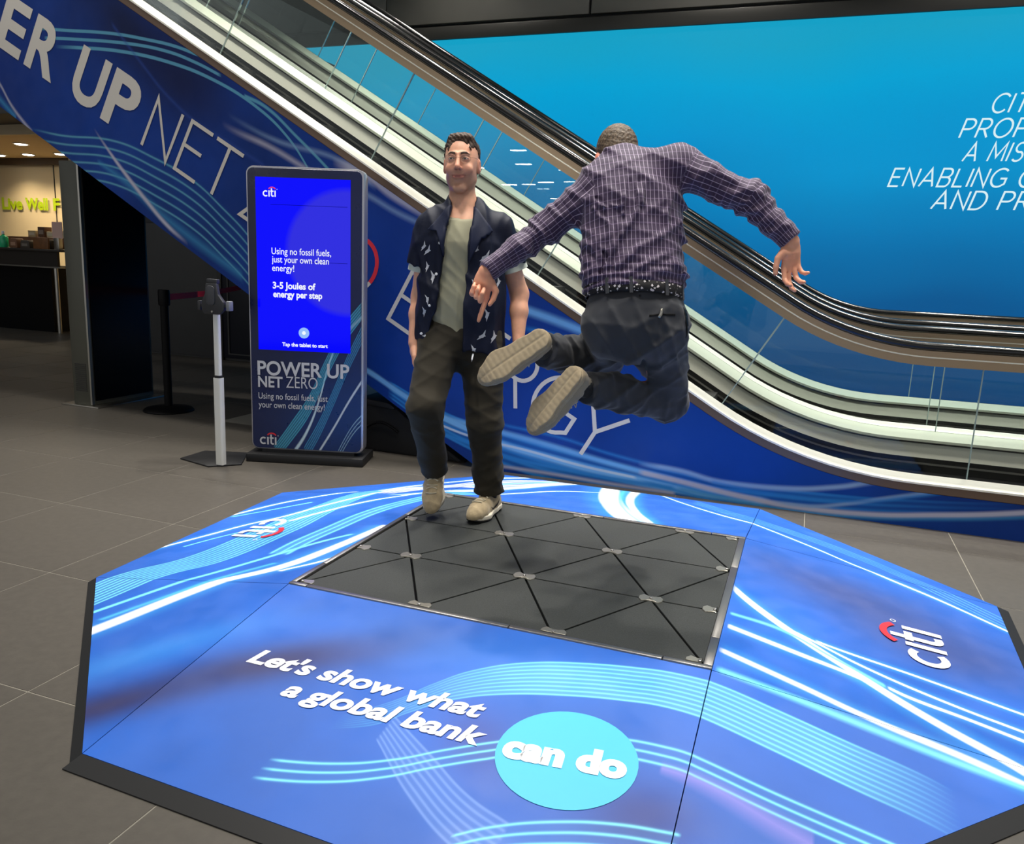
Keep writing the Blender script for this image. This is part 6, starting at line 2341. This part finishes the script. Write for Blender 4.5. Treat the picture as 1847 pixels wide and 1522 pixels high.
base = nt.nodes.new('ShaderNodeMix')
base.data_type = 'RGBA'
base.inputs[6].default_value = lin((46, 29, 60))
base.inputs[7].default_value = lin((62, 41, 77))
nz = nt.nodes.new('ShaderNodeTexNoise')
nz.inputs['Scale'].default_value = 14
tc = nt.nodes.new('ShaderNodeTexCoord')
nt.links.new(tc.outputs['Object'], nz.inputs['Vector'])
nt.links.new(nz.outputs['Fac'], base.inputs[0])


def over(prev, fac, col, amt):
    mm = nt.nodes.new('ShaderNodeMath')
    mm.operation = 'MULTIPLY'
    mm.inputs[1].default_value = amt
    nt.links.new(fac, mm.inputs[0])
    mx = nt.nodes.new('ShaderNodeMix')
    mx.data_type = 'RGBA'
    nt.links.new(mm.outputs[0], mx.inputs[0])
    nt.links.new(prev, mx.inputs[6])
    mx.inputs[7].default_value = lin(col)
    return mx.outputs[2]


c = over(base.outputs[2], grid_line(sp.outputs[1], .0155, .12), (40, 24, 56), .7)
c = over(c, grid_line(sp.outputs[0], .0078, .14), (48, 30, 64), .45)
c = over(c, grid_line(sp.outputs[1], .0155 * 2, .055), (150, 130, 168), .35)
c = over(c, grid_line(sp.outputs[0], .0155, .065), (206, 192, 218), .75)
nt.links.new(c, b.inputs['Base Color'])
b.inputs['Roughness'].default_value = .7
b.inputs['Sheen Weight'].default_value = .15
bp = nt.nodes.new('ShaderNodeBump')
bp.inputs['Strength'].default_value = .30
bp.inputs['Distance'].default_value = .01
n2 = nt.nodes.new('ShaderNodeTexNoise')
n2.inputs['Scale'].default_value = 22
n2.inputs['Detail'].default_value = 3
nt.links.new(tc.outputs['Object'], n2.inputs['Vector'])
nt.links.new(n2.outputs['Fac'], bp.inputs['Height'])
nt.links.new(bp.outputs['Normal'], b.inputs['Normal'])

S_ = Field((-.36, -.30, 1.02), (.98, .50, 1.86), .0046)
S_.cone(tb(.0, .012, .085), tb(0, .018, .15), .172, .182, .04, nB, .72)
S_.cone(tb(0, .018, .15), tb(0, .010, .27), .182, .178, .05, nB, .72)
S_.cone(tb(0, .010, .27), tb(.005, .0, .44), .178, .188, .05, nB, .70)
S_.cone(tb(.005, .0, .44), tb(.0, -.005, .55), .180, .120, .05, nB, .66)
S_.cone(JB['shL'] + lB * .02, JB['shR'] - lB * .03, .072, .068, .05)
S_.cone(JB['neck'] - tB * .08, JB['neck'] - tB * .0, .090, .074, .04)
S_.cone(JB['neck'] - tB * .030 + nB * .0, JB['shR'] - lB * .03 + tB * .004, .070, .072, .04)
S_.cone(JB['neck'] - tB * .035, JB['shL'] + tB * .0, .060, .064, .04)
for sh, el, wr, kk in (('shL', 'elL', 'wrL', 1), ('shR', 'elR', 'wrR', 1)):
    S_.cone(JB[sh], JB[el], .080, .061, .045)
    m1 = JB[el] * .45 + JB[wr] * .55
    S_.cone(JB[el], m1, .060, .050, .03)
    dd_ = unit(JB[wr] - JB[el])
    S_.cone(m1, JB[wr] * .96 + JB[el] * .04, .050, .042, .02, cap=(JB[wr] - dd_ * .008, dd_))
S_.plane_cut(tb(0, 0, .094), -tB)
S_.warp(folds([tB + lB * .5, tB - lB * .35, tB * .6 + lB * .8], .12, .0070, 6, 41))
# creases at waist and elbows
pel = JB['pel']


def waist_f(X, Y, Z):
    t = (X - pel[0]) * tB[0] + (Y - pel[1]) * tB[1] + (Z - pel[2]) * tB[2]
    x = (X - pel[0]) * lB[0] + (Y - pel[1]) * lB[1] + (Z - pel[2]) * lB[2]
    env = np.exp(-((t - .13) / .06) ** 2)
    return env * .0055 * np.sin(t * 190 + 2.2 * np.sin(x * 16) + x * 9)


S_.warp(waist_f)


def bsurf(x, t):
    w = np.interp(t, [.08, .15, .27, .44, .55], [.172, .182, .178, .186, .12])
    d = np.interp(t, [.08, .15, .27, .44, .55], [.136, .149, .138, .130, .078])
    return d * math.sqrt(max(1 - (x / w) ** 2, .02))


# long drag lines across the back
for pl, r_ in (([(-.03, .50), (-.045, .42), (-.05, .36)], .006), ([(.0, .50), (.012, .43), (.0, .36), (-.06, .28), (-.12, .20)], .006), ([(.03, .47), (.02, .40)], .005),
               ([(-.15, .40), (-.10, .34), (-.085, .24), (-.12, .16)], .006), ([(.15, .33), (.08, .27), (.0, .23), (-.08, .16)], .006), ([(.16, .24), (.09, .20), (.02, .165), (-.05, .13)], .0055),
               ([(-.16, .30), (-.13, .22), (-.15, .15)], .006), ([(.14, .43), (.11, .36), (.12, .30)], .005), ([(.165, .17), (.10, .145), (.03, .125)], .005), ([(-.155, .45), (-.11, .40), (-.06, .385)], .006)):
    P3 = [tb(x, bsurf(x, t) + .004 + .010, t) for x, t in pl]
    for i in range(len(P3) - 1):
        S_.cone(P3[i], P3[i + 1], r_, r_, .018)
    P4 = [tb(x + .016, bsurf(x, t) + .026, t - .012) for x, t in pl]
    for i in range(len(P4) - 1):
        S_.cone(P4[i], P4[i + 1], r_ * .9, r_ * .9, .014, op='cut')


def arm_f(el, wr, sd):
    a, b2 = JB[el], JB[wr]
    d = unit(b2 - a)

    def fn(X, Y, Z):
        t = (X - a[0]) * d[0] + (Y - a[1]) * d[1] + (Z - a[2]) * d[2]
        r2 = (X - a[0]) ** 2 + (Y - a[1]) ** 2 + (Z - a[2]) ** 2
        env = np.exp(-((t - .06) / .14) ** 2) * (r2 < .10)
        return env * .0040 * np.sin(t * 120 + 2.6 * np.sin((X + Z) * 34 + sd) + 1.5 * np.sin(Y * 50))
    return fn


S_.warp(arm_f('elL', 'wrL', 0))
S_.warp(arm_f('elR', 'wrR', 2))
S_.cone(JB['neck'] + tB * .10, JB['neck'] - tB * .025, .060, .056, .01, op='cut')
# cuffs
for el, wr in (('elL', 'wrL'), ('elR', 'wrR')):
    d = unit(JB[wr] - JB[el])
    S_.cone(JB[wr] - d * .055, JB[wr] - d * .008, .0435, .044, .004, cap=(JB[wr] - d * .004, d))
sV, sF = S_.surface(1)
# weave coordinates: torso planar, sleeves along the arm
uv = np.c_[(sV - pel) @ lB, (sV - pel) @ tB]
for sh, el, wr in (('shL', 'elL', 'wrL'), ('shR', 'elR', 'wrR')):
    best = None
    for a, b2, t0 in ((JB[sh], JB[el], 0), (JB[el], JB[wr], float(np.linalg.norm(JB[el] - JB[sh])))):
        d = b2 - a
        L = np.linalg.norm(d)
        d = d / L
        t = np.clip((sV - a) @ d, 0, L)
        off = sV - a - t[:, None] * d
        dist = np.linalg.norm(off, axis=1)
        s1 = unit(np.cross(d, -FB))
        s2 = np.cross(d, s1)
        ang = np.arctan2(off @ s2, off @ s1)
        cur = np.c_[ang * .058, t + t0]
        if best is None:
            best = [dist, cur]
        else:
            m_ = dist < best[0]
            best[0] = np.where(m_, dist, best[0])
            best[1] = np.where(m_[:, None], cur, best[1])
    d0 = unit(JB[el] - JB[sh])
    sel = (best[0] < .105) & (((sV - JB[sh]) @ d0) > .035)
    uv[sel] = best[1][sel]
shirtB = np_mesh('shirt', sV, sF, M_PLAID, jumper, uv=uv)
# collar band standing round the neck
nk = JB['neck'] - tB * .010
cu_ = unit(HB - JB['neck'])
ring_v = []
c1 = unit(np.cross(cu_, FB))
c2 = np.cross(cu_, c1)
mbc = MB()
N_ = 28
rows = []
for (r_, h_) in ((.070, -.010), (.073, .034), (.077, .046), (.086, .024), (.094, -.010)):
    rows.append([nk + cu_ * h_ + (c1 * math.cos(2 * math.pi * k / N_) + c2 * math.sin(2 * math.pi * k / N_)) * r_ for k in range(N_)])
Vc = [p for r in rows for p in r]
Fc = [(i * N_ + k, i * N_ + (k + 1) % N_, (i + 1) * N_ + (k + 1) % N_, (i + 1) * N_ + k) for i in range(len(rows) - 1) for k in range(N_)]
co = mesh_obj('collar', Vc, Fc, M_PLAID, shirtB, smooth=True)
a_ = co.data.attributes.new('weave', 'FLOAT_VECTOR', 'POINT')
a_.data.foreach_set('vector', np.array([((i % N_) / N_ * .45, (i // N_) * .02, 0) for i in range(len(Vc))], np.float32).ravel())

# ---- trousers
M_CHAR = cloth_mat('charcoal_trousers', (52, 54, 60), rough=.75, noise=.12, nscale=5, bump=.22, bscale=10)
P = Field((-.06, -.30, .68), (.62, .46, 1.30), .0048)
P.cone(tb(0, .012, .085), tb(0, .02, .0), .164, .176, .04, nB, .74)
P.ell(tb(-.078, .030, -.025), (.092, .082, .096), .06, np.array([lB, nB, tB]))
P.ell(tb(.080, .030, -.025), (.094, .082, .098), .06, np.array([lB, nB, tB]))
for h_, kn, an, r1, r2 in (('hipL', 'knL', 'anL', .106, .076), ('hipR', 'knR', 'anR', .112, .088)):
    P.cone(JB[h_] - nB * .02, JB[kn], r1, r2, .07)
    m1 = JB[kn] * .45 + JB[an] * .55
    P.cone(JB[kn], m1, r2 * .98, .078, .025)
    d = unit(JB[an] - JB[kn])
    P.cone(m1, JB[an], .078, .066, .02, cap=(JB[an] - d * .002, d))
P.plane_cut(tb(0, 0, .112), tB)


def shin_f(kn, an, ph):
    a, b2 = JB[kn], JB[an]
    d = unit(b2 - a)

    def fn(X, Y, Z):
        t = (X - a[0]) * d[0] + (Y - a[1]) * d[1] + (Z - a[2]) * d[2]
        px, py, pz = X - a[0] - d[0] * t, Y - a[1] - d[1] * t, Z - a[2] - d[2] * t
        r2 = px * px + py * py + pz * pz
        env = (np.exp(-((t - .30) / .10) ** 2) + .8 * np.exp(-((t + .0) / .06) ** 2)) * (r2 < .016)
        return env * .0034 * np.sin(t * 85 + 2.8 * np.sin(px * 38 + pz * 30 + ph) + 1.2 * np.sin(Y * 45))
    return fn


P.warp(shin_f('knL', 'anL', 0))
P.warp(shin_f('knR', 'anR', 2))
P.warp(folds([tB + lB * .4, tB - lB * .5, tB * .5 + lB], .10, .0046, 6, 51))
P.cone(tb(.0, .135, .06), tb(.0, .125, -.06), .004, .005, .010, op='cut')
P.cone(JB['knL'] * .35 + JB['knR'] * .65 - tB * .02, tb(.0, .04, -.14), .030, .020, .03, op='cut')
pV, pF = P.surface(3)
trs = np_mesh('trousers', pV, pF, M_CHAR, jumper)
pb = bvh_of(pV, pF)
# ---- belt with a speckled weave
M_BELT, nt, b = new_mat('speckled_belt')
tc = nt.nodes.new('ShaderNodeTexCoord')
vo = nt.nodes.new('ShaderNodeTexVoronoi')
vo.inputs['Scale'].default_value = 72
vo.distance = 'MANHATTAN'
nt.links.new(tc.outputs['Object'], vo.inputs['Vector'])
cr = nt.nodes.new('ShaderNodeValToRGB')
cr.color_ramp.interpolation = 'CONSTANT'
cr.color_ramp.elements[0].color = lin((226, 218, 220))
cr.color_ramp.elements[1].position = .47
cr.color_ramp.elements[1].color = lin((16, 14, 18))
nt.links.new(vo.outputs['Distance'], cr.inputs['Fac'])
nt.links.new(cr.outputs['Color'], b.inputs['Base Color'])
b.inputs['Roughness'].default_value = .7
N_ = 64
rows = []
for (g_, h_) in ((.0, -.004), (.006, -.001), (.006, .036), (.0, .039)):
    row = []
    for k in range(N_):
        a = 2 * math.pi * k / N_
        row.append(tb(0, .016, .074) + lB * (math.cos(a) * (.180 + g_)) + nB * (math.sin(a) * (.137 + g_)) + tB * (h_ - .012 * math.cos(a)))
    rows.append(row)
Vb = [p for r in rows for p in r]
Fb = [(i * N_ + k, i * N_ + (k + 1) % N_, (i + 1) * N_ + (k + 1) % N_, (i + 1) * N_ + k) for i in range(3) for k in range(N_)]
belt = mesh_obj('belt', Vb, Fb, M_BELT, jumper, smooth=True)
for a in (58, 100, 128, 25):
    a = R_(a)
    p0 = tb(0, .016, .074 - .012 * math.cos(a)) + lB * (math.cos(a) * .188) + nB * (math.sin(a) * .145)
    o_ = unit(lB * math.cos(a) + nB * math.sin(a) * 1.3)
    sd_ = unit(np.cross(tB, o_))
    v = []
    for s1 in (-.006, .006):
        for t1 in (-.012, .046):
            for o1 in (-.002, .002):
                v.append(p0 + sd_ * s1 + tB * t1 + o_ * o1)
    MB().add(v, [(0, 1, 3, 2), (4, 6, 7, 5), (0, 4, 5, 1), (2, 3, 7, 6), (0, 2, 6, 4), (1, 5, 7, 3)]).build('belt_loop', M_CHAR, belt)
# back pocket welt and the silver clip hanging out of it
to3b = lambda x, t: tb(x, .5, t)
drape('pocket_welt', [[(.030, -.016), (.130, -.010), (.130, -.016), (.030, -.022)]], M_BLACK, trs, pb, to3b, tuple(-nB), .002, thick=.003, sub=3)
drape('pocket_clip', [[(.070, .004), (.079, .006), (.076, -.018), (.068, -.030), (.060, -.026), (.068, -.012)]], M_STEEL, trs, pb, to3b, tuple(-nB), .006, thick=.004, sub=1)
drape('side_pocket', [[(.165, .02), (.182, .01), (.188, -.06), (.176, -.09)]], M_BLACK, trs, pb, to3b, tuple(-nB), .003, thick=.003, sub=2)
# ---- shoes, soles towards the camera
M_SH2 = cloth_mat('taupe_trainer', (150, 138, 116), rough=.8)
M_SO2 = mat('taupe_sole', (166, 150, 122), rough=.75, noise=.10, nscale=60)
for an, kn, toe, heel, ux in (('anL', 'knL', nv(-.183, -.306, .911), nv(.050, -.243, 1.091), .35), ('anR', 'knR', nv(-.014, -.245, .720), nv(.169, -.222, .970), 1.15)):
    t_ = unit(toe - heel)
    u_ = unit(FB * .85 + XB * ux + UP * (-.25 if an == 'anL' else .1))
    u_ = unit(u_ - t_ * (u_ @ t_))
    org = heel + t_ * .108
    trainer(jumper, tuple(org), tuple(t_), tuple(u_), 1, (M_SH2, M_SO2, M_SO2), 1.0, swoosh=False)
    a0 = org + u_ * .075 - t_ * .055
    MB().tube([tuple(a0), tuple(JB[an])], [.038, .042], 18).build('sock', M_SOCK, jumper, smooth=True)
